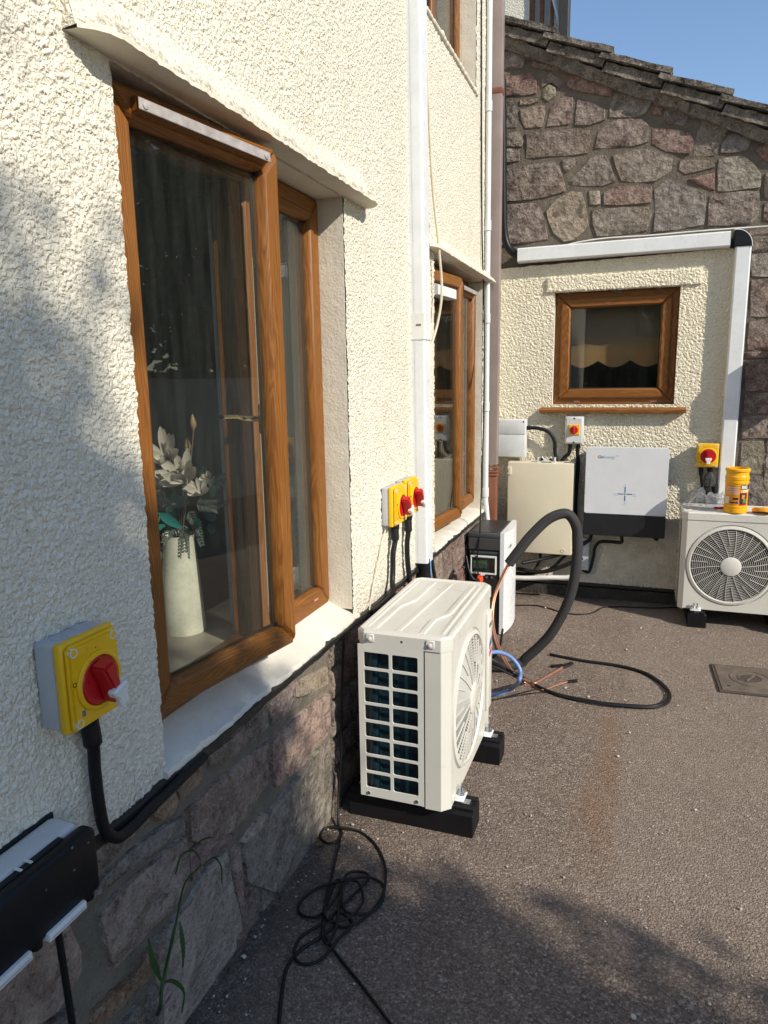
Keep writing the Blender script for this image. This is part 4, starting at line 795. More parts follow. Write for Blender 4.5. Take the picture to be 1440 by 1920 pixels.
isolator('large near yellow isolator switch with red knob on the shaded left wall',(.008,.864,.912),0,.128,.16,.074,R(18))
isolator('left one of the paired yellow isolator switches beside the trunking',(.008,2.585,.925),0,.142,.158,.06,R(30))
isolator('right one of the paired yellow isolator switches touching the trunking',(.008,2.760,.930),0,.142,.158,.06,R(30))
p=ay(1308,832,4.80); q=ay(1346,877,4.80)
isolator('far yellow isolator switch on the back wall above the outdoor unit',(p[0],4.875,q[2]),R(-90),q[0]-p[0],p[2]-q[2],.075,R(0))
CB='black cables clipped to the walls'
cable('isolator_cable','thick black cable dropping from the near isolator to the drip edge',[(.032,.951,.89),(.034,.953,.84),(.03,.955,.79),(.03,.957,.72),(.03,.965,.662),(.036,.985,.632),(.034,1.02,.622),(.03,1.12,.625),(.026,1.3,.632)],[.017]*8+[.0115]*57,m_blackm,8,10,group=CB)
cable('isolator_cable','black cable curling from left of the paired isolators behind the unit',[(.032,2.675,.90),(.034,2.67,.85),(.03,2.655,.80),(.03,2.65,.74),(.034,2.63,.69),(.05,2.58,.655),(.05,2.48,.645),(.04,2.38,.64)],[.017]*8+[.0115]*49,m_blackm,8,10,group=CB)
cable('isolator_cable','straight black cable below the right of the paired isolators',[(.032,2.85,.905),(.034,2.845,.85),(.03,2.84,.80),(.03,2.845,.72),(.035,2.86,.62),(.05,2.87,.5)],[.017]*8+[.0115]*33,m_blackm,8,10,group=CB)
# grey rotary isolator on the back wall
p=ay(1060,781,4.83); q=ay(1093,833,4.83); W_,H_=q[0]-p[0],p[2]-q[2]
t=thing('isolator_switch','grey isolator with red knob on small yellow square under the window','isolator switch',(p[0],4.872,q[2]),0)
obj('box',MB().box((0,-.045,0),(W_,0,H_),.006,2).box((.008,-.05,.008),(W_-.008,-.04,H_-.008),.003,1),m_lgrey,t,40)
obj('yellow_plate',MB().box((.026,-.056,.062),(W_-.022,-.049,H_-.052),.002,1),m_yellow,t,30)
k=obj('knob',MB().lathe([(.026,.055),(.026,.064),(.023,.067),(0,.067)],(W_*.51,0,.095),28,1),m_red,t,40); obj('grip',MB().prism([(W_*.51-.006,.074),(W_*.51+.006,.074),(W_*.51+.006,.112),(W_*.51,.119),(W_*.51-.006,.112)],1,-.085,-.064,.003,1),m_red,k,30)
m=MB(); m.lathe([(.006,.0495),(.006,.0512),(0,.0512)],(W_*.5,0,H_-.012),12,1).lathe([(.006,.0495),(.006,.0512),(0,.0512)],(W_*.5,0,.012),12,1); obj('screw',m,m_ink,t,30)
obj('cable_gland',MB().lathe([(.012,-.03),(.014,-.02),(.014,.003)],(W_*.3,-.025,0),12).lathe([(.012,-.03),(.014,-.02),(.014,.003)],(W_*.75,-.025,0),12),m_black,t,40)
IX,IZ=p[0],q[2]
# grey junction box in the corner
p=ay(938,786,4.80); q=ay(985,858,4.80)
t=thing('junction_box','pale grey two-part junction box half hidden by the brown downpipe','junction box',(p[0]-.03,4.87,q[2])); W_,H_=q[0]-p[0]+.03,p[2]-q[2]
obj('body',MB().box((0,-.07,0),(W_,0,H_),.006,2),m_lgrey,t,40); obj('lower_cover',MB().box((.004,-.078,.004),(W_-.004,-.068,H_*.595),.004,2),m_lgrey,t,40); obj('upper_cover',MB().box((.004,-.076,H_*.61),(W_-.004,-.066,H_-.004),.004,2),m_lgrey,t,40)
m=MB()
for x in (.018,W_-.016): m.lathe([(.0055,.0755),(.0055,.0772),(0,.0772)],(x,0,H_-.016),12,1)
obj('screw',m,m_ink,t,30); obj('cable_gland',MB().lathe([(.013,-.004),(.015,.004),(.015,.018),(.012,.03)],(W_,-.035,H_*.77),14,0),m_black,t,40)
JX,JZ=p[0]-.03+W_,q[2]+H_*.77
cable('linking_cable','black cable looping from grey junction box to the grey isolator',[(JX,4.84,JZ),(JX+.08,4.835,JZ-.003),(JX+.15,4.835,JZ-.03),(JX+.185,4.84,JZ-.09),(JX+.19,4.845,JZ-.17),(JX+.22,4.85,JZ-.225),(IX+.008,4.852,IZ-.085),(IX+.03,4.85,IZ-.06),(IX+.035,4.848,IZ-.005)],.0125,m_blackm,8,9,group=CB)
cable('linking_cable','black cable running down from grey isolator beside the inverter',[(IX+.083,4.848,IZ-.01),(IX+.085,4.85,IZ-.07),(IX+.09,4.85,IZ-.15),(IX+.085,4.85,IZ-.3),(IX+.083,4.85,IZ-.45),(IX+.1,4.85,IZ-.55),(IX+.13,4.85,IZ-.6)],.0125,m_blackm,8,9,group=CB)
# ------------------------------------------------------------------ ENCLOSURE, INVERTER
a=ay(952,866,4.74); b=ay(1077,868,4.74); c=ay(953,1034,4.74)
t=thing('enclosure_cabinet','cream steel cabinet on the back wall between downpipe and inverter','cabinet',(a[0],4.87,c[2])); W_,H_=b[0]-a[0],a[2]-c[2]
obj('body',MB().box((0,-.105,0),(W_,0,H_),.004,2),m_encl,t,40); obj('door',MB().box((.0,-.132,.0),(W_,-.106,H_),.007,3),m_encl,t,40)
obj('hinge',MB().box((.0,-.140,H_-.085),(.026,-.131,H_-.03),.003,1).box((-.006,-.136,H_-.065),(.006,-.126,H_-.045),.001,1),m_encl,t,30); obj('hinge_pin',MB().box((.003,-.1415,H_-.068),(.007,-.1395,H_-.048)),m_ink,t,0)
obj('lock',MB().lathe([(.013,.131),(.013,.135),(.010,.136),(.0095,.133),(0,.133)],(W_-.055,0,.03),20,1),m_encl,t,40)
TZ=c[2]+H_
tag_=thing('pipe_clip','white plastic saddle clip lying on top of the cream cabinet','pipe clip',(ay(1025,864,4.765)[0],4.765,TZ),0)
m=MB(); arcp=[(.034*math.cos(R(x)),.034*math.sin(R(x))) for x in range(0,181,15)]; arci=[(.028*math.cos(R(x)),.028*math.sin(R(x))) for x in range(180,-1,-15)]
m.prism([(-.058,0),(-.034,0),(-.034,.004)]+[(x,.042-y) for x,y in arcp[::-1][1:-1]]+[(.034,.004),(.034,0),(.058,0),(.058,.034),(.05,.034),(.05,.008),(.040,.008)]+[(x*1.05,.047-y) for x,y in arci[1:-1][::-1]]+[(-.040,.008),(-.05,.008),(-.05,.034),(-.058,.034)],1,-.02,.02)
obj('saddle',m,m_white,tag_,30)
Y_=4.705; a=ay(1099,838,Y_); b=ay(1256,841,Y_); c=ay(1093,1002,Y_); d=ay(1094,962,Y_)
t=thing('solar_inverter','silver white solar inverter with black lower band on the back wall','inverter',(a[0],4.87,c[2])); W_,H_,HB=b[0]-a[0],a[2]-c[2],d[2]-c[2]
obj('chassis',MB().box((.012,-.13,.02),(W_-.012,0,H_-.02),.006,2),m_invd,t,40)
obj('front_panel',MB().prism(rrect(0,W_,HB+.001,H_,.014),1,-.165,-.125,.003,2),m_inv,t,40); obj('lower_panel',MB().prism(rrect(0,W_,0,HB,.010),1,-.163,-.123,.003,2),m_invd,t,40)
MX=lambda x,z,y=-.1656:Matrix.Translation((x,y,z))@Matrix(((1,0,0,0),(0,0,-1,0),(0,1,0,0),(0,0,0,1)))
text('logo','Giv',.026,m_inkg,t,MX(.075,H_-.062),.0004,align='LEFT'); text('logo','Energy',.026,m_inkl,t,MX(.108,H_-.062),0,align='LEFT'); text('logo','™',.012,m_inkg,t,MX(.188,H_-.056),0,align='LEFT')
cx,cz=W_*.5,HB+.135
m=MB()
for lo,hi in (((-.045,-.0025),(-.010,.0025)),((.010,-.0025),(.045,.0025)),((-.0025,.010),(.0025,.045)),((-.0025,-.045),(.0025,-.010))): m.box((cx+lo[0],-.1662,cz+lo[1]),(cx+hi[0],-.1645,cz+hi[1]))
obj('status_light',m,m_inkb,t,0); obj('centre_dot',MB().lathe([(.006,.1645),(.006,.1662),(0,.1662)],(cx,0,cz),16,1),m_inkgreen,t,0)
m=MB()
for dx,dz in ((-.058,0),(.058,0),(0,.058),(0,-.058)): m.lathe([(.0055,.1645),(.0055,.1658),(.0038,.1658),(.0038,.1645)],(cx+dx,0,cz+dz),14,1); m.box((cx+dx-.012,-.1656,cz+dz-.0125),(cx+dx+.012,-.1645,cz+dz-.0105))
obj('icon',m,m_inkl,t,0)
obj('side_hook',MB().tube(spline([(W_-.10,-.06,.005),(W_-.07,-.075,-.008),(W_-.045,-.09,-.026),(W_-.04,-.06,-.02),(W_-.05,-.04,.005)],5),.008,8),m_black,t,60)
IVx,IVz=a[0],c[2]
p=ay(1090,1008,4.85); q=ay(1104,1068,4.85)
t=thing('socket_box','small grey weatherproof box low on the wall behind the foam hose','socket box',(p[0]-.035,4.868,q[2])); obj('body',MB().box((0,-.045,0),(q[0]-p[0]+.035,0,p[2]-q[2]),.006,2),m_greyp,t,40); obj('lid_plate',MB().box((.006,-.05,.02),(q[0]-p[0]+.03,-.043,p[2]-q[2]-.012),.003,1),m_greyp,t,30)
bz=ay(1097,1068,4.84)
cable('inverter_cable','black cable snaking from under the inverter down to the grey box',[(IVx+.235,4.80,IVz+.02),(IVx+.24,4.80,IVz-.03),(IVx+.235,4.81,IVz-.062),(IVx+.16,4.83,IVz-.066),(IVx+.1,4.84,IVz-.075),(IVx+.07,4.845,IVz-.12),(IVx+.065,4.845,IVz-.17),(bz[0]+.03,4.845,bz[2]-.005),(bz[0],4.843,bz[2]-.012),(bz[0]-.02,4.843,bz[2]+.01)],.011,m_blackm,8,8,group=CB)
cable('inverter_cable','black cable from the inverter passing behind the foam hose',[(IVx+.05,4.80,IVz+.02),(IVx+.045,4.80,IVz-.03),(IVx+.02,4.80,IVz-.07),(IVx-.1,4.78,IVz-.14),(IVx-.25,4.74,IVz-.19),(IVx-.38,4.66,IVz-.21)],.012,m_blackm,8,8,group=CB)
CB2='cables along the back wall foot'
for k,(lab,r_,mat,pts) in enumerate((('black cable sagging behind the foam hose below the cream cabinet',.011,m_blackm,((955,1073),(990,1076),(1030,1068),(1055,1046),(1070,1030))),('upper grey black cable running behind the battery top',.014,m_blackm,((945,1060),(980,1068),(1020,1072),(1070,1056),(1092,1046))),('pale striped plastic pipe along the wall foot behind the battery',.017,m_white2,((940,1082),(985,1084),(1030,1083),(1062,1083),(1080,1078))))):
    cable('wall_foot_cable',lab,[Vector(ay(x,y,4.80-.03*k)) for x,y in pts],r_,mat,6,8,group=CB2)
lead=[Vector(ay(1015,985,4.84)),Vector(ay(1013,1030,4.84)),Vector(ay(1012,1050,4.83)),Vector(ay(1002,1070,4.80))]
cable('cabinet_cable','short black cable dropping from the underside of cream cabinet',lead,.009,m_blackm,6,8,group=CB)
# far isolator cables with a clear conduit cap
p=ay(1315,877,4.84); 
cable('isolator_cable','left black cable under the far yellow isolator',[Vector(ay(x,y,4.845)) for x,y in ((1314,876),(1315,893),(1317,915),(1321,935),(1325,950),(1326,975))],[.014]*6+[.009]*25,m_blackm,6,8,group=CB)
for x0,lab in ((1323,'middle black cable with pale gland under the far isolator'),(1338,'right black cable with pale gland under the far isolator')):
    cable('isolator_cable',lab,[Vector(ay(x,y,4.84)) for x,y in ((x0+2,908),(x0+2,920),(x0+1,930),(x0-1,945),(x0-3,960))],[.018]*8+[.011]*17,m_blackm,6,8,group=CB)
t=thing('conduit_cap','clear grey plastic conduit cap under the far yellow isolator','conduit cap',tuple(ay(1331,895,4.85))); obj('cap',MB().lathe([(.04,-.05),(.036,-.01),(.036,.0),(.030,.02),(.015,.034),(0,.037)],(0,0,0),20),glass_mat('clear_plastic',.15,(.6,.6,.6)),t,60); obj('gland',MB().lathe([(.014,-.09),(.017,-.07),(.017,-.045)],(-.022,0,0),12).lathe([(.014,-.09),(.017,-.07),(.017,-.045)],(.026,0,0),12),m_greyp,t,40)
# ------------------------------------------------------------------ BATTERY
t=thing('home_battery','floor standing black battery with white curved front panel in the wall corner','battery',(.035,3.985,0))
BW_,BD,BH=.185,.40,.612
obj('body',MB().prism([(0,0),(BW_,0),(BW_,BH-.06),(BW_,BH-.012),(BW_-.006,BH-.006),(0,BH-.006)],1,.012,BD,.006,2),m_batb,t,30)
obj('top_cap',MB().box((-.004,-.004,BH-.03),(BW_+.006,BD+.004,BH),.008,2),m_batg,t,30); obj('top_inset',MB().box((.012,.02,BH-.001),(BW_-.012,BD-.02,BH+.002),.001,1),m_batb,t,30)
m=MB(); m.prism([(-.004,BH-.10),(-.001,BH-.072),(.02,BH-.062),(.02,BH-.031),(-.004,BH-.031)],0,.0,BW_+.004,.003,1); m.prism([(.004,BH-.125),(.004,BH-.11),(.016,BH-.10),(.016,BH-.13)],0,.006,BW_-.004,.002,1); obj('end_moulding',m,m_batg,t,30)
obj('end_face',MB().box((.003,.004,.012),(BW_-.002,.014,BH-.13),.003,1),m_batb,t,30)
# meter with smoked cover
sx0,sx1,sz0,sz1=.014,.166,BH-.245,BH-.135
m=MB()
for lo,hi in (((sx0,-.014,sz1-.01),(sx1,.01,sz1)),((sx0,-.014,sz0),(sx1,.01,sz0+.01)),((sx0,-.014,sz0+.01),(sx0+.008,.01,sz1-.01)),((sx1-.008,-.014,sz0+.01),(sx1,.01,sz1-.01))): m.box(lo,hi,.002,1)
s_=obj('meter_cover',m,m_lgrey,t,30); obj('meter_window',MB().box((sx0+.008,-.010,sz0+.010),(sx1-.008,-.008,sz1-.010)),glass_mat('smoked_cover',.03,(.72,.74,.72)),s_,0)
m=MB()
for k in range(5): m.box((sx0+.014+k*.017,-.004,sz0+.035),(sx0+.028+k*.017,.006,sz1-.03),.001,1)
obj('breaker',m,plain('breaker_green_grey',(.16,.24,.16),.5),s_,30); obj('breaker_label',MB().box((sx0+.014,-.0052,sz1-.045),(sx0+.098,-.004,sz1-.036)),m_inkgreen,s_,0)
m=MB(); m.box((sx1-.03,-.004,sz0+.02),(sx1-.014,.006,sz1-.04),.001,1); obj('red_breaker',m,plain('breaker_red_brown',(.16,.05,.04),.5),s_,30); obj('cover_latch',MB().box((.075,-.018,sz0-.006),(.10,-.012,sz0+.004),.001,1),m_white,s_,0)
for z in (BH-.272,BH-.332):
    c=obj('power_plug',MB().prism(rrect(.058,.088,z-.026,z+.024,.006),1,-.028,.008,.003,1).prism(rrect(.063,.083,z-.018,z+.012,.005),1,-.040,-.026,.003,1),m_orange,t,30)
    obj('plug_button',MB().box((.068,-.0415,z-.012),(.078,-.0395,z+.006)),m_red,c,0)
m=MB(); [m.lathe([(.0075,.0),(.0075,.006),(.005,.006),(.005,.001),(0,.001)],(x,.004,z),14,1) for x,z in ((.110,BH-.262),(.110,BH-.322),(.14,BH-.262),(.110,BH-.38))]; obj('port',m,m_zinc,t,40)
obj('plug_cable',MB().tube(spline([(.068,-.036,BH-.272),(.045,-.06,BH-.265),(.015,-.05,BH-.22),(-.01,-.02,BH-.14)],6),.008,8),m_black,t,60)
# white panel, bowed along its length
pr=[]; N_=14
for k in range(N_+1): y=-.004+(BD+.008)*k/N_; pr.append((BW_+.020+.045*math.sin(math.pi*(.12+.76*k/N_))**.8-.015,y))
pr=[(BW_+.002,-.004)]+pr+[(BW_+.002,BD+.004)]
obj('white_panel',MB().prism(pr,2,.008,BH+.006),m_batw,t,35)
text('logo','GivEnergy',.028,m_inkg,t,Matrix.Translation((BW_+.0475,.10,BH-.085))@Matrix.Rotation(R(3),4,'Z')@Matrix(((0,0,1,0),(1,0,0,0),(0,1,0,0),(0,0,0,1))),0)
# ------------------------------------------------------------------ FOAM HOSE, COPPER, CABLES ON THE GROUND
Z2=lambda x,y:(860+x*420/1440,940+y*420/1440)
hp=[(322,402,3.40),(400,300,3.42),(470,215,3.44),(570,120,3.47),(660,80,3.49),(715,92,3.5),(755,160,3.5),(765,260,3.5),(757,400,3.5),(730,560,3.5),(680,700,3.5),(600,840,3.5),(520,930,3.5),(430,1010,3.5)]
hpts=[ay(*Z2(x,y),Y) for x,y,Y in hp]+[(.43,3.50,.045),(.36,3.46,.03),(.28,3.44,.029),(.16,3.40,.029),(.06,3.2,.05),(.05,3.08,.2)]
H=spline(hpts,9); c=Vector(H[0])
t=thing('foam_hose','thick black foam pipe lagging arching off the ground between unit and cabinet','insulated pipe',c)
obj('lagging',MB().tube([Vector(p)-c for p in H],.025,18),m_foam,t,60); d=(Vector(H[0])-Vector(H[1])).normalized()
ringm=MB().tube([d*.002,d*.0026],[.019,.019],18); obj('cut_end',ringm,m_cavity,t,30)
s=MB(); 
for k in (1,): s.tube([Vector(p)-c+Vector((0,-.0243,.004)) for p in H[:60]],.0016,4)
obj('seam',s,m_black,t,60)
def gz(x,y,z=.008): return tuple(az(*Z2(x,y),z))
cp1=[tuple(np.array(H[3])),tuple(np.array(H[0])+[-.004,-.0,-.004]),ay(*Z2(275,490),3.37),ay(*Z2(225,620),3.32),ay(*Z2(212,740),3.27),ay(*Z2(232,880),3.2),ay(*Z2(275,990),3.13),ay(*Z2(330,1075),3.07),ay(*Z2(400,1130),3.03),gz(455,1160),gz(490,1168),gz(560,1130),gz(630,1090),gz(672,1065)]
cp2=[tuple(np.array(H[3])+[.01,0,0]),tuple(np.array(H[0])+[.008,-.004,0]),ay(*Z2(290,480),3.36),ay(*Z2(235,620),3.30),ay(*Z2(222,760),3.24),ay(*Z2(250,900),3.16),ay(*Z2(310,1030),3.06),ay(*Z2(370,1120),2.99),ay(*Z2(440,1175),2.95),gz(500,1207),gz(545,1212),gz(610,1190),gz(660,1172),gz(705,1158)]
for k,(cp,r_,lab,endp) in enumerate(((cp1,.0062,'thicker copper pipe from the foam hose ending in wide black tape',(728,1040)),(cp2,.0042,'thinner copper pipe from the foam hose ending in small black cap',(760,1152)))):
    Pp=spline(cp,8); c=Vector(Pp[0]); t=thing('copper_pipe',lab,'copper pipe',c,0,'copper pipes from the foam hose'); obj('pipe',MB().tube([Vector(p)-c for p in Pp],r_,10),m_copper,t,60)
    e=Vector(Pp[-1]); f=Vector(gz(*endp,.012)); m=MB(); m.tube([e-c-(f-e)*.25,e-c,e-c+(f-e)*.5,f-c],[.009,.013 if k==0 else .009,.016 if k==0 else .010,.012],8,.6); obj('tape_cap',m,m_rubber,t,40)
    if k==0:
        g0,g1=Vector(gz(600,1060,.01)),Vector(gz(672,1050,.012)); obj('tape_flag',MB().tube([g0-c,g1-c],[.018,.012],8,.25),m_rubber,t,40)
bc=[gz(586,983),gz(650,997),gz(800,1025),gz(950,1045),gz(1080,1068),gz(1200,1105),gz(1290,1160),gz(1345,1215),gz(1355,1255),gz(1325,1295),gz(1240,1318),gz(1080,1312),gz(930,1298),gz(780,1272),gz(640,1243),gz(540,1205),gz(450,1160),ay(*Z2(390,1120),2.98),ay(*Z2(300,1080),2.93),ay(*Z2(210,1030),2.85),ay(*Z2(140,1000),2.8)]
cable('ground_cable','thick black cable looping out across the tarmac to its cut end',bc,.0088,m_blackm,7,8)
cable('ground_cable','second thin black cable lying along the loop on the tarmac',[gz(1350,1225,.012),gz(1362,1262,.01),gz(1330,1305),gz(1240,1326),gz(1080,1318,.012),gz(930,1305,.012),gz(780,1280,.01),gz(650,1252),gz(540,1222,.012),ay(*Z2(430,1165),2.95),ay(*Z2(330,1110),2.9),ay(*Z2(200,1050),2.85)],.005,m_blackm,7,7)
bl_=[ay(*Z2(120,990),2.72),ay(*Z2(190,975),2.80),ay(*Z2(260,970),2.86),ay(*Z2(325,995),2.9),ay(*Z2(375,1045),2.91),ay(*Z2(398,1100),2.9),ay(*Z2(385,1160),2.86),gz(340,1205,.02),gz(275,1233,.01),gz(200,1245),gz(150,1243)]
cable('blue_cable','pale blue cable curling on the tarmac behind the near unit',bl_,.0085,m_blue,8,10)
cable('ground_cable','thin black wire wandering along the ground before the back wall',[gz(350,668,.005),gz(480,668,.005),gz(560,682,.005),gz(640,706,.005),gz(710,722,.005),gz(800,726,.005),gz(870,712,.005),gz(930,682,.005),gz(1050,678,.005),gz(1250,685,.005),gz(1440,680,.005),gz(1540,676,.005)],.0045,m_blackm,6,6)
cable('ground_cable','black cable sagging low between battery and near unit',[(.25,3.95,.05),(.27,3.7,.01),(.22,3.45,.008),(.26,3.2,.008),(.28,2.9,.01)],.007,m_blackm,6,6)
# thin cable hanging at the plinth and piled on the tarmac
gp=lambda x,y,z=.005: tuple(az(x,y,z))
hang=[(.02,2.17,.63),(.03,2.13,.60),(.035,2.09,.45),(.035,2.075,.25),(.03,2.05,.10),(.04,2.02,.03)]
coil=hang+[gp(634,1545,.01),gp(641,1562),gp(632,1578),gp(612,1580),gp(600,1566),gp(612,1552,.01),gp(640,1552,.012),gp(675,1560),gp(705,1585),gp(722,1625),gp(720,1670,.01),gp(700,1705),gp(670,1730,.01),gp(640,1738),gp(622,1725,.012),gp(630,1710,.014),gp(650,1718,.01),gp(660,1735),gp(640,1755,.012),gp(600,1800),gp(562,1806),gp(552,1780),gp(570,1752),gp(610,1728,.014),gp(650,1690,.012),gp(690,1650,.012),gp(680,1635,.012),gp(650,1640,.01),gp(640,1680,.012),gp(650,1710,.016),gp(690,1712,.01),gp(716,1690,.01),gp(718,1660),gp(690,1645,.015),gp(640,1652,.016),gp(590,1668),gp(562,1695),gp(565,1715),gp(595,1718,.01),gp(625,1690,.018),gp(640,1660,.018),gp(632,1650,.012),gp(618,1680),gp(606,1720,.012),gp(612,1760,.01),gp(640,1800),gp(680,1850),gp(740,1930),gp(790,2000)]
cable('coiled_cable','thin black cable hanging by the plinth and tangled in loops on the tarmac',coil,.0042,m_blackm,8,7,'cable')
cable('coiled_cable','black cable end running from the tangle out of the frame bottom',[gp(628,1736,.014),gp(600,1758,.01),gp(565,1780),gp(540,1810),gp(530,1850),gp(522,1930),gp(515,2010)],.0048,m_blackm,8,7,'cable')
cable('coiled_cable','thin black cable dropping straight from tangle start to its loops',[gp(638,1575,.01),gp(625,1630,.006),gp(612,1680,.008),gp(604,1740,.014),gp(612,1770,.016),gp(630,1740,.02),gp(636,1690,.022),gp(648,1655,.02),gp(672,1655,.02),gp(680,1690,.018),gp(655,1720,.02),gp(620,1728,.02),gp(606,1712,.018)],.004,m_blackm,8,7,'cable')
# ------------------------------------------------------------------ CONSUMER UNIT low on the left wall
t=thing('fuse_box','grey and black weatherproof fuse box cropped at the lower left','fuse box',(.008,.52,.635))
L_,H_=.346,.118
obj('back_box',MB().box((0,0,0),(.064,L_,H_),.014,3),m_lgrey,t,40); obj('back_plate',MB().box((-.004,-.004,.008),(.004,L_+.004,H_+.003),.003,1),m_black,t,30)
obj('lid',MB().box((.063,-.003,-.006),(.099,L_+.003,H_-.003),.012,3),m_black,t,40); obj('lid_lip',MB().box((.060,.02,H_-.008),(.072,L_-.045,H_-.0005),.002,1),m_black,t,30)
for k in range(3): obj('knockout',MB().lathe([(.0135,H_-.002),(.0135,H_+.0008),(.0118,H_+.0008),(.0118,H_-.0006),(0,H_-.0006)],(.032,L_-.062-.095*k,0),24),m_lgrey,t,30)
for y0 in (L_-.125,L_-.24): 
    h=obj('latch',MB().box((.081,y0,-.010),(.106,y0+.082,.006),.003,2),m_white2,t,30); obj('latch_groove',MB().box((.1055,y0+.006,-.005),(.1070,y0+.076,-.002)),m_greyp,h,0)
m=MB()
for y in (L_-.135,L_-.25,L_-.02): m.lathe([(.011,0),(.011,.016),(0,.016)],(.085,y,-.014),12)
obj('hinge_lug',m,m_black,t,30)
m=MB()
for y in (L_-.115,L_-.135): m.box((.056,y,H_-.001),(.072,y+.005,H_+.001))
obj('vent_mark',m,m_white2,t,0)
rs=random.Random(3)
for k in range(4):
    y=L_-.02-rs.random()*.16; z=rs.random()*.09+.02; obj('scuff',MB().box((.0986,y,z),(.0994,y+.002+.004*rs.random(),z+.003)),m_inkg,t,0)
cable('hanging_cable','black cable hanging straight down from the underside of the fuse box',[(.065,.80,.64),(.066,.80,.60),(.064,.806,.50),(.06,.815,.36),(.055,.83,.2),(.05,.84,.02)],.0062,m_blackm,6,8)
# ------------------------------------------------------------------ THINGS ON THE FAR UNIT
ZT=.70; tx,ty=1.497,4.555
t=thing('wipes_tub','open orange tub of wipes standing on the far outdoor unit','tub',(tx,ty,ZT))
pr=[(.060,0),(.064,.006),(.064,.028),(.061,.030),(.061,.034),(.064,.036),(.064,.044),(.0615,.046),(.0615,.172),(.064,.176),(.064,.186),(.0615,.188),(.0615,.193),(.064,.196),(.064,.214),(.0615,.217),(.060,.222),(.060,.243),(.066,.245),(.066,.257),(.062,.262),(.056,.262),(.056,.15),(0,.15)]
obj('body',MB().lathe(pr,seg=48),m_tub,t,30)
def wrap(a0,a1,z0,z1,r,name,mat,n=14): 
    vs=[];fs=[]
    for k in range(n+1): a=R(a0+(a1-a0)*k/n); vs+=[(r*math.sin(a),-r*math.cos(a),z0),(r*math.sin(a),-r*math.cos(a),z1)]
    return obj(name,MB().add(vs,[(2*k,2*k+2,2*k+3,2*k+1) for k in range(n)]),mat,t,180)
wrap(-65,100,.05,.165,.0619,'label',m_inky)
for z in (.115,.127,.139,.151): wrap(-62,8,z,z+.0045,.0622,'label_line',m_lgrey)
wrap(14,100,.142,.170,.0624,'label_band',m_ink); wrap(14,100,.124,.141,.0624,'label_band',m_tub)
wrap(12,55,.054,.122,.0624,'label_picture',plain('picture_dark',(.03,.02,.035),.5,var=.6,vs=60)); wrap(12,55,.049,.056,.0627,'label_band',m_inkr); wrap(30,52,.062,.088,.0627,'label_picture',plain('picture_green',(.12,.28,.05),.5,var=.6,vs=80)); wrap(22,40,.088,.112,.0627,'label_picture',plain('picture_orange',(.7,.22,.02),.5,var=.4,vs=80))
wrap(-66,-42,.058,.098,.0622,'barcode',m_inkw); wrap(-22,6,.082,.094,.0624,'label_text_block',m_ink); wrap(-38,-8,.062,.069,.0624,'label_text_block',m_ink); wrap(-6,5,.060,.073,.0624,'label_symbol',m_inkb)
def wraptext(s_,size,a0,z,mat,bold):
    o=text('label_text',s_,size,mat,t,Matrix.Identity(4),bold,.0002,'LEFT')
    for v in o.data.vertices:
        a=R(a0)+v.co.x/.0625; r=.0630+v.co.z; v.co=(r*math.sin(a),-r*math.cos(a),z+v.co.y)
wraptext('BIG',.026,17,.155,m_inkw,.0012); wraptext('WIPES',.017,24,.132,m_inkw,.0006)
t=thing('tub_lid','orange tub lid lying on the far outdoor unit at the frame edge','lid',(1.652,4.545,ZT)); t.rotation_euler=(R(-14),R(4),0)
obj('cap',MB().lathe([(.0,.030),(.05,.030),(.064,.028),(.068,.022),(.068,.006),(.064,.003),(.064,.02),(0,.022)],seg=40),m_lid,t,40); obj('dispenser_flap',MB().lathe([(.0,.034),(.02,.034),(.024,.030)],(0,-.01,0),24),m_lid,t,40)
# crumpled clear bag
U=30;V_=16; vs=[]
for j in range(V_+1):
    for i in range(U+1):
        x=1.225+.30*i/U; y=4.60+.17*j/V_; p=Vector((x*17,y*17,2.)); e=min(i,U-i,3*j,3*(V_-j))/8; h=.012+min(1,e)*(.036+.055*abs(mnoise.noise(p))+.045*abs(mnoise.noise(p*2.3))); 
        if x<1.36: h+=.035*max(0,1-((x-1.30)/.05)**2)
        vs.append((x-1.37+.02*mnoise.noise(p*1.4),y-4.68+.02*mnoise.noise(p*1.3+Vector((5,0,0))),h))
bt=NT('clear_polythene'); tr=bt.n('ShaderNodeBsdfTransparent',{0:(.93,.94,.95,1)}); gl=bt.n('ShaderNodeBsdfGlossy',{0:(1,1,1,1),1:.12}); lw=bt.n('ShaderNodeLayerWeight',{'Blend':.35}); m1=bt.n('ShaderNodeMixShader',{0:bt.maprange(lw.outputs[1],0,1,.10,.8),1:tr,2:gl}); di=bt.n('ShaderNodeBsdfDiffuse',{0:(.6,.62,.65,1)}); m2=bt.n('ShaderNodeMixShader',{0:.14,1:m1,2:di}); bt.t.links.new(m2.outputs[0],bt.out.inputs[0])
o=obj('plastic_bag',MB().add(vs,[(j*(U+1)+i,j*(U+1)+i+1,(j+1)*(U+1)+i+1,(j+1)*(U+1)+i) for j in range(V_) for i in range(U)]),bt.m,None,50); o.location=(1.37,4.68,ZT); tag(o,'crumpled clear plastic bag on the left of the far outdoor unit','plastic bag')
t=thing('screwdriver','red handled screwdriver lying under the clear bag on the far unit','screwdriver',(1.415,4.60,ZT+.012)); t.rotation_euler=(0,0,R(12))
obj('handle',MB().lathe([(0,-.030),(.007,-.028),(.009,-.015),(.007,-.003),(.009,.02),(.008,.03),(.005,.035),(0,.036)],seg=12,axis=0),m_red,t,50); obj('shaft',MB().lathe([(.0025,-.11),(.0025,-.025)],seg=8,axis=0),m_zinc,t,50)
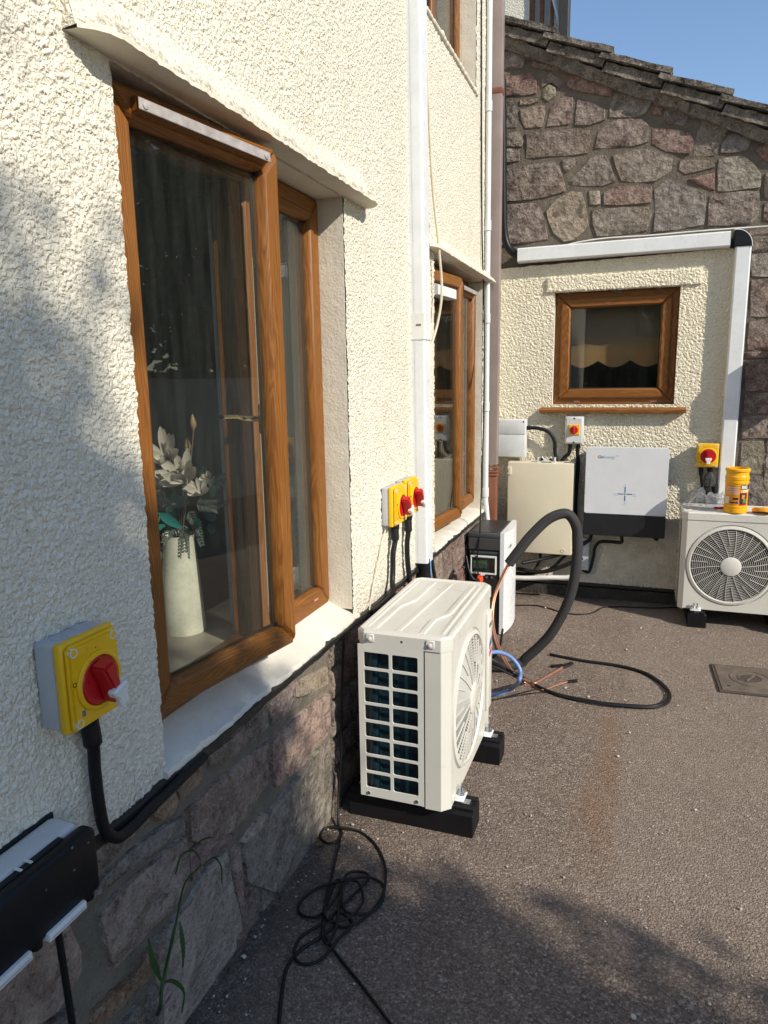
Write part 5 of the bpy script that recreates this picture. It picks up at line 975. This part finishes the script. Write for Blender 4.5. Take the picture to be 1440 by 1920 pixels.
# ------------------------------------------------------------------ MANHOLE COVER
t=thing('manhole_cover','square rusty brown access cover set in the tarmac at right edge','manhole cover',(1.505,3.71,0)); t.rotation_euler=(0,0,R(2))
obj('frame',MB().box((-.142,-.172,-.004),(.142,.172,.009),.002,1),m_irond,t,30); obj('plate',MB().box((-.128,-.158,.0),(.128,.158,.012),.002,1),m_iron,t,30)
m=MB()
for r in (.052,.088): m.lathe([(r,.011),(r,.0145),(r+.006,.0145),(r+.006,.011)],(.02,.01,0),36)
obj('raised_ring',m,m_iron,t,30); obj('lifting_recess',MB().lathe([(.046,.0125),(.046,.0132),(0,.0130)],(.02,.01,0),28),m_irond,t,0); obj('lifting_bar',MB().box((-.045,-.006,.012),(.045,.006,.017),.002,1,Matrix.Translation((.02,.01,0))@Matrix.Rotation(R(60),4,'Z')),m_iron,t,30)
obj('key_slot',MB().box((-.10,-.115,.0118),(-.085,-.10,.0126)),m_ink,t,0)
# ------------------------------------------------------------------ WEED at the plinth
t=thing('weed','tall thin green weed with serrated leaves against the shaded plinth','weed',tuple(az(290,1915)))
b0=Vector(t.location); xw=.05; wp=[(300,1890),(306,1840),(330,1730),(345,1660),(365,1635),(378,1622)]
st=[b0]+[Vector(ax(x,y,xw)) for x,y in wp]; S=spline(st,6); mg=leaf_mat('weed_green',(.035,.075,.022),(.05,.10,.03))
obj('stem',MB().tube([Vector(p)-b0 for p in S],[.0035]*(len(S)//2)+[.0022]*(len(S)-len(S)//2),6),mg,t,60)
def blade(pts,wd,ser=True):
    P=[Vector(p) for p in spline([ax(x,y,xx) for x,y,xx in pts],7)]; n=len(P); vs=[];fs=[]
    for i,p in enumerate(P):
        tt=(P[min(i+1,n-1)]-P[max(i-1,0)]).normalized(); sd=tt.cross(Vector((1,.0,.25))).normalized(); u=i/(n-1); ww=wd*math.sin(math.pi*min(1,(u*.93+.07)))**.8*(1 if not ser or i%2 else .78)
        vs+=[p-sd*ww-b0,p+Vector((-.003,0,0))-b0,p+sd*ww-b0]
    for i in range(n-1): fs+=[(i*3,i*3+1,i*3+4,i*3+3),(i*3+1,i*3+2,i*3+5,i*3+4)]
    obj('leaf',MB().add(vs,fs),mg,t,60)
blade([(337,1728,.05),(341,1755,.06),(344,1785,.065),(343,1815,.06)],.0085); blade([(303,1840,.05),(292,1815,.055),(283,1790,.055),(279,1760,.05)],.009); blade([(305,1842,.05),(325,1840,.06),(345,1860,.07),(342,1900,.07)],.005); blade([(382,1624,.05),(400,1608,.05),(415,1625,.055),(417,1658,.055)],.0025,False); blade([(330,1640,.05),(340,1605,.05),(362,1595,.05),(378,1615,.055)],.0022,False); blade([(370,1582,.04),(385,1572,.04),(402,1570,.045)],.002,False)
# ------------------------------------------------------------------ INSIDE THE NEAR WINDOW: board, vase, flowers, box, net curtain
t=obj('window_board',MB().box((-.42,1.12,.70),(-.152,2.34,.728),.006,2),plain('inner_board',(.34,.30,.25),.45),house,30)
vb=az(347,1183,.728); vx,vy=-.27,1.50
sc_=.001
v=ay(347,1183,1.5)
for yy in np.arange(1.3,1.9,.02):
    q=ay(347,1183,yy)
    if q[2]<.730: vx,vy=q[0],yy; break
VH=ay(345,1002,vy)[2]-.728
t=thing('vase','tall cream enamel jug on the sill inside the near window','jug',(vx,vy,.728))
obj('body',MB().lathe([(0,0),(.066,.0),(.068,.006),(.058,VH*.5),(.048,VH*.96),(.052,VH),(.048,VH-.004),(.046,VH*.9),(.04,VH*.8)],seg=36),plain('cream_enamel',(.74,.71,.61),.3,var=.08,vs=25),t,60)
obj('handle',MB().tube(spline([(-.046,-.012,VH*.86),(-.078,-.02,VH*.84),(-.092,-.024,VH*.68),(-.075,-.02,VH*.55),(-.052,-.014,VH*.5)],6),.008,8),plain('cream_enamel_handle',(.74,.71,.61),.3),t,60)
ft=thing('bouquet','white magnolia flowers with buds and teal leaves in the cream jug','flowers',(vx,vy,.728+VH*.8))
F0=Vector(ft.location); vp=lambda x,y,dy=0.:Vector(ay(x,y,vy+dy))-F0
m_pet=leaf_mat('white_petal',(.72,.66,.58),(.62,.55,.50)); m_teal=leaf_mat('teal_leaf',(.01,.17,.165),(.015,.26,.24)); m_fern=leaf_mat('grey_fern',(.11,.14,.12),(.24,.26,.235)); m_bud=leaf_mat('bud',(.34,.20,.085),(.42,.30,.15)); m_tw=plain('twig',(.12,.085,.05),.8)
rq=random.Random(5)
def petal(c,dr,L,wd,mat,name,cup=.25):
    dr=dr.normalized(); sd=dr.cross(Vector((.3,-1,.2))).normalized(); up=sd.cross(dr); vs=[];fs=[]; n=6
    for i in range(n+1):
        u=i/n; ww=wd*math.sin(math.pi*(.08+.9*u))**.7*(.6+.4*u); p=c+dr*L*u+up*cup*L*u*u
        vs+=[p-sd*ww+up*ww*.35,p,p+sd*ww+up*ww*.35]
    for i in range(n): fs+=[(i*3,i*3+1,i*3+4,i*3+3),(i*3+1,i*3+2,i*3+5,i*3+4)]
    return vs,fs
for (x,y,s_) in ((347,903,1.08),(312,862,1.02),(378,925,.62),(290,915,.7),(335,885,.55)):
    c=vp(x,y,-.03); m=MB()
    for k in range(15):
        a=2*math.pi*k/15+.3*rq.random(); tilt=.35 if k%2 else .9; dr=Vector((math.cos(a)*1.,-.45+.5*math.sin(a),tilt*.8+.35*math.sin(a))); m.add(*petal(c,dr,.085*s_*(.85+.3*rq.random()),.0165*s_,None,'',.12+.3*rq.random()))
    obj('flower',m,m_pet,ft,60)
stm=MB()
for (x,y) in ((362,795),(308,822),(352,838),(273,825),(322,890)):
    tip=vp(x,y,rq.uniform(-.02,.04)); b_=MB(); b_.add(*petal(tip-Vector((0,0,.02)),Vector((.1,0,1)),.045,.010,None,'',.05)); b_.lathe([(0,-.02),(.009,-.008),(.010,.004),(.005,.022),(0,.03)],tip,10); obj('bud',b_,m_bud,ft,60); stm.tube(spline([Vector((0,0,0)),tip*.5+Vector((rq.uniform(-.02,.02),0,0)),tip-Vector((0,0,.02))],5),.0028,5)
for (x,y) in ((345,905),(318,862)): stm.tube([Vector((0,0,0)),vp(x,y,0)*.6,vp(x,y,0)],.0035,5)
obj('stem',stm,m_tw,ft,60)
for (x,y,dx,dz) in ((300,960,-.6,.2),(335,955,.2,.7),(380,960,.8,.3),(390,985,.7,-.3),(310,985,-.6,-.2),(285,940,-.4,.6),(395,930,.6,.6),(350,945,.1,.3),(380,905,.5,.8),(290,990,-.6,-.3),(340,990,-.3,.4),(365,990,.6,.5),(300,945,-.7,.5),(385,970,.9,.1),(325,975,.2,.9),(395,950,.7,-.2)):
    m=MB(); m.add(*petal(vp(x,y,rq.uniform(-.06,.02)),Vector((dx,-.3,dz)),rq.uniform(.05,.085),rq.uniform(.015,.022),None,'',.2)); obj('leaf',m,m_teal,ft,60)
for (x,y,dx,dz) in ((330,950,-.8,.3),(355,960,.5,-.6),(365,975,.4,-.9),(300,965,-.7,-.3),(385,950,.9,.2),(330,975,-.3,-.6),(290,925,-.4,.8),(345,985,.1,-.8),(395,915,.8,.5),(310,935,-.7,.5),(370,945,.8,-.1)):
    c=vp(x,y,-.035); d=Vector((dx,-.2,dz)).normalized(); m=MB()
    for k in range(9):
        u=k/9
        for sgn in (-1,1): sd=Vector((-d.z,0,d.x))*sgn; m.add(*petal(c+d*.085*u,(d*.7+sd),.026*(1-u*.6),.0042,None,'',0))
    obj('fern',m,m_fern,ft,60)
m=MB()
for k in range(48):
    c=vp(rq.uniform(272,305),rq.uniform(860,930),-.03) if k<30 else vp(rq.uniform(380,402),rq.uniform(890,910),-.02); m.add(*petal(c,Vector((rq.uniform(-1,1),-.4,rq.uniform(-.5,1))),.018,.007,None,'',.3))
obj('small_blossom',m,m_pet,ft,60)
t=thing('grey_box','grey lidded box beside the jug inside the near window','box',(vx-.13,vy-.06,.728)); obj('body',MB().box((-.09,-.07,0),(.085,.09,.235),.006,2),plain('box_grey',(.14,.145,.145),.5),t,30); obj('lid',MB().box((-.096,-.076,.235),(.091,.096,.262),.006,2),plain('box_lid',(.25,.25,.245),.5),t,30)
def curtain(lab,y0,y1,x,z0,z1,col):
    t=NT('net_curtain'); v=t.coord(); h=t.maprange(t.noise(v,600,1).outputs[0],.4,.6,.35,.6); tr=t.n('ShaderNodeBsdfTransparent',{0:(1,1,1,1)}); di=t.n('ShaderNodeBsdfDiffuse',{0:(*col,1)}); mx=t.n('ShaderNodeMixShader',{0:t.math('ADD',h,.32,clamp=True),1:tr,2:di}); t.t.links.new(mx.outputs[0],t.out.inputs[0])
    n=90; vs=[]
    for j in range(2):
        for i in range(n+1): y=y0+(y1-y0)*i/n; vs.append((x+.018*math.sin(y*95)+.008*math.sin(y*41+1),y,(z0,z1)[j]))
    o=obj('net_curtain',MB().add(vs,[(i,i+1,n+2+i,n+1+i) for i in range(n)]),t.m,None,180); return tag(o,lab,'curtain')
curtain('grey net curtain hanging behind the fixed right pane of the near window',1.84,2.36,-.22,.74,2.12,(.62,.60,.54))
curtain('pale net curtain behind the far narrow casement',4.02,4.50,-.24,.72,2.12,(.50,.48,.43))
curtain('pale curtain behind the upstairs window',3.82,4.18,-.3,3.1,4.4,(.5,.47,.4))
# ------------------------------------------------------------------ OUT OF FRAME: what shades the yard and what the panes mirror
t=thing('shade_caster_box','rounded grey box added right of the frame to shade the back wall','shade caster',(1.72,4.905,1.46)); obj('shell',MB().prism(rrect(0,.32,0,.27,.06),1,-.24,-.02,.02,3),m_greyp,t,40); obj('back_plate',MB().box((.04,-.02,.03),(.28,0,.24)),m_black,t)  # unseen box, added to throw the diagonal shade band on the back wall
m_leaf=leaf_mat('tree_leaf',(.035,.07,.014),(.06,.105,.022)); m_bark=plain('bark',(.10,.075,.05),.9,bump=.01,bs=30)
def tree(label,base,blobs,nleaf,ls,seed,trunk_r=.14):
    rg=np.random.default_rng(seed); t=thing('garden_tree',label,'tree',base,0,None); B=np.array(base)
    top=np.array(blobs[0][:3])-B; m=MB(); m.tube(spline([(0,0,-.1),(top[0]*.1,top[1]*.1,top[2]*.3),tuple(top*[.6,.6,.7]),tuple(top)],5),[trunk_r*(1-.055*i) for i in range(16)],8)
    for bx in blobs[1:]: q=np.array(bx[:3])-B; m.tube(spline([tuple(top*[.35,.35,.5]),tuple((top*.5+q*.5)*[1,1,.9]),tuple(q)],4),[trunk_r*.45*(1-.08*i) for i in range(9)],6)
    obj('trunk',m,m_bark,t,60)
    wts=np.array([b[3]**3*b[4] for b in blobs]); wts=wts/wts.sum(); idx=rg.choice(len(blobs),nleaf,p=wts); Cn=np.array([b[:3] for b in blobs])[idx]-B; Rr=np.array([b[3] for b in blobs])[idx]
    d=rg.normal(size=(nleaf,3)); d/=np.linalg.norm(d,axis=1)[:,None]; rad=rg.random(nleaf)**.45; P=Cn+d*(Rr*rad)[:,None]; P+=rg.normal(0,.05,(nleaf,3))
    u=rg.normal(size=(nleaf,3)); u/=np.linalg.norm(u,axis=1)[:,None]; w_=np.cross(u,rg.normal(size=(nleaf,3))); w_/=np.linalg.norm(w_,axis=1)[:,None]; s=ls*rg.uniform(.7,1.3,nleaf)[:,None]
    vs=np.stack([P-u*s,P-w_*s*.5,P+u*s,P+w_*s*.5],1).reshape(-1,3); me=bpy.data.meshes.new('crown'); me.from_pydata(vs.tolist(),[],np.arange(nleaf*4).reshape(-1,4).tolist()); me.materials.append(m_leaf); link(bpy.data.objects.new('crown',me),t); return t
def sunpos(y,z,tt): return (tt,y-.45*tt,z+.72*tt)      # the place along the sun's ray that shades wall point (0,y,z)
bl=[(*sunpos(.45,-.35,6.),1.5,1.),(*sunpos(1.45,-.75,6.2),.80,1.2),(*sunpos(1.0,.45,5.9),.78,1.4),(*sunpos(.25,1.0,6.1),.95,1.2),(*sunpos(.80,1.15,6.1),.42,1.5),(*sunpos(1.38,.1,6.3),.5,1.4),(*sunpos(-.6,.6,6.),1.2,1.),(*sunpos(.95,1.68,6.),.26,.5),(*sunpos(1.98,-1.3,6.),.5,1.)]
tree('leafy tree behind the camera that shades the near wall and tarmac',(6.,-2.4,0.),bl,34000,.06,3)
for k,(x,y,h,r) in enumerate(((8.5,8.6,5.2,2.1),(7.5,12.5,5.5,2.3),(11,6.2,5.6,2.3))):
    tree(('dark tree mirrored in the near window pane','dark tree beyond the gable mirrored in panes','dark tree farthest right mirrored in panes')[k],(x,y,0.),[(x,y,h,r,1),(x+.9,y+.5,h-1.6,r*.8,1),(x-.8,y-.6,h-1.8,r*.8,1),(x,y,h-3.2,r*.8,1)],7000,.16,20+k)
tree('hedge added unseen behind the camera to darken reflections in the small window',(1.5,-9.,0.),[(1.5,-9,1.6,1.7,1),(-1.2,-9,1.5,1.6,1),(4.,-9.2,1.7,1.8,1),(6.5,-9,1.5,1.7,1),(.2,-9.4,2.6,1.3,1),(3,-9.4,2.5,1.3,1)],16000,.17,31)  # unseen hedge, added so the small window mirrors something darker than sky
t=thing('van_standin_wall','added pale wall across the yard standing in for a mirrored van','stand-in wall',(5.8,2.,0)); obj('wall_face',MB().box((0,-1.2,0),(.2,9,1.55),.01,1),m_smooth,t,30); obj('coping',MB().box((-.04,-1.24,1.55),(.24,9.04,1.62),.01,1),m_conc,t,30)  # added wall, stands in for the white vehicle mirrored in the near window
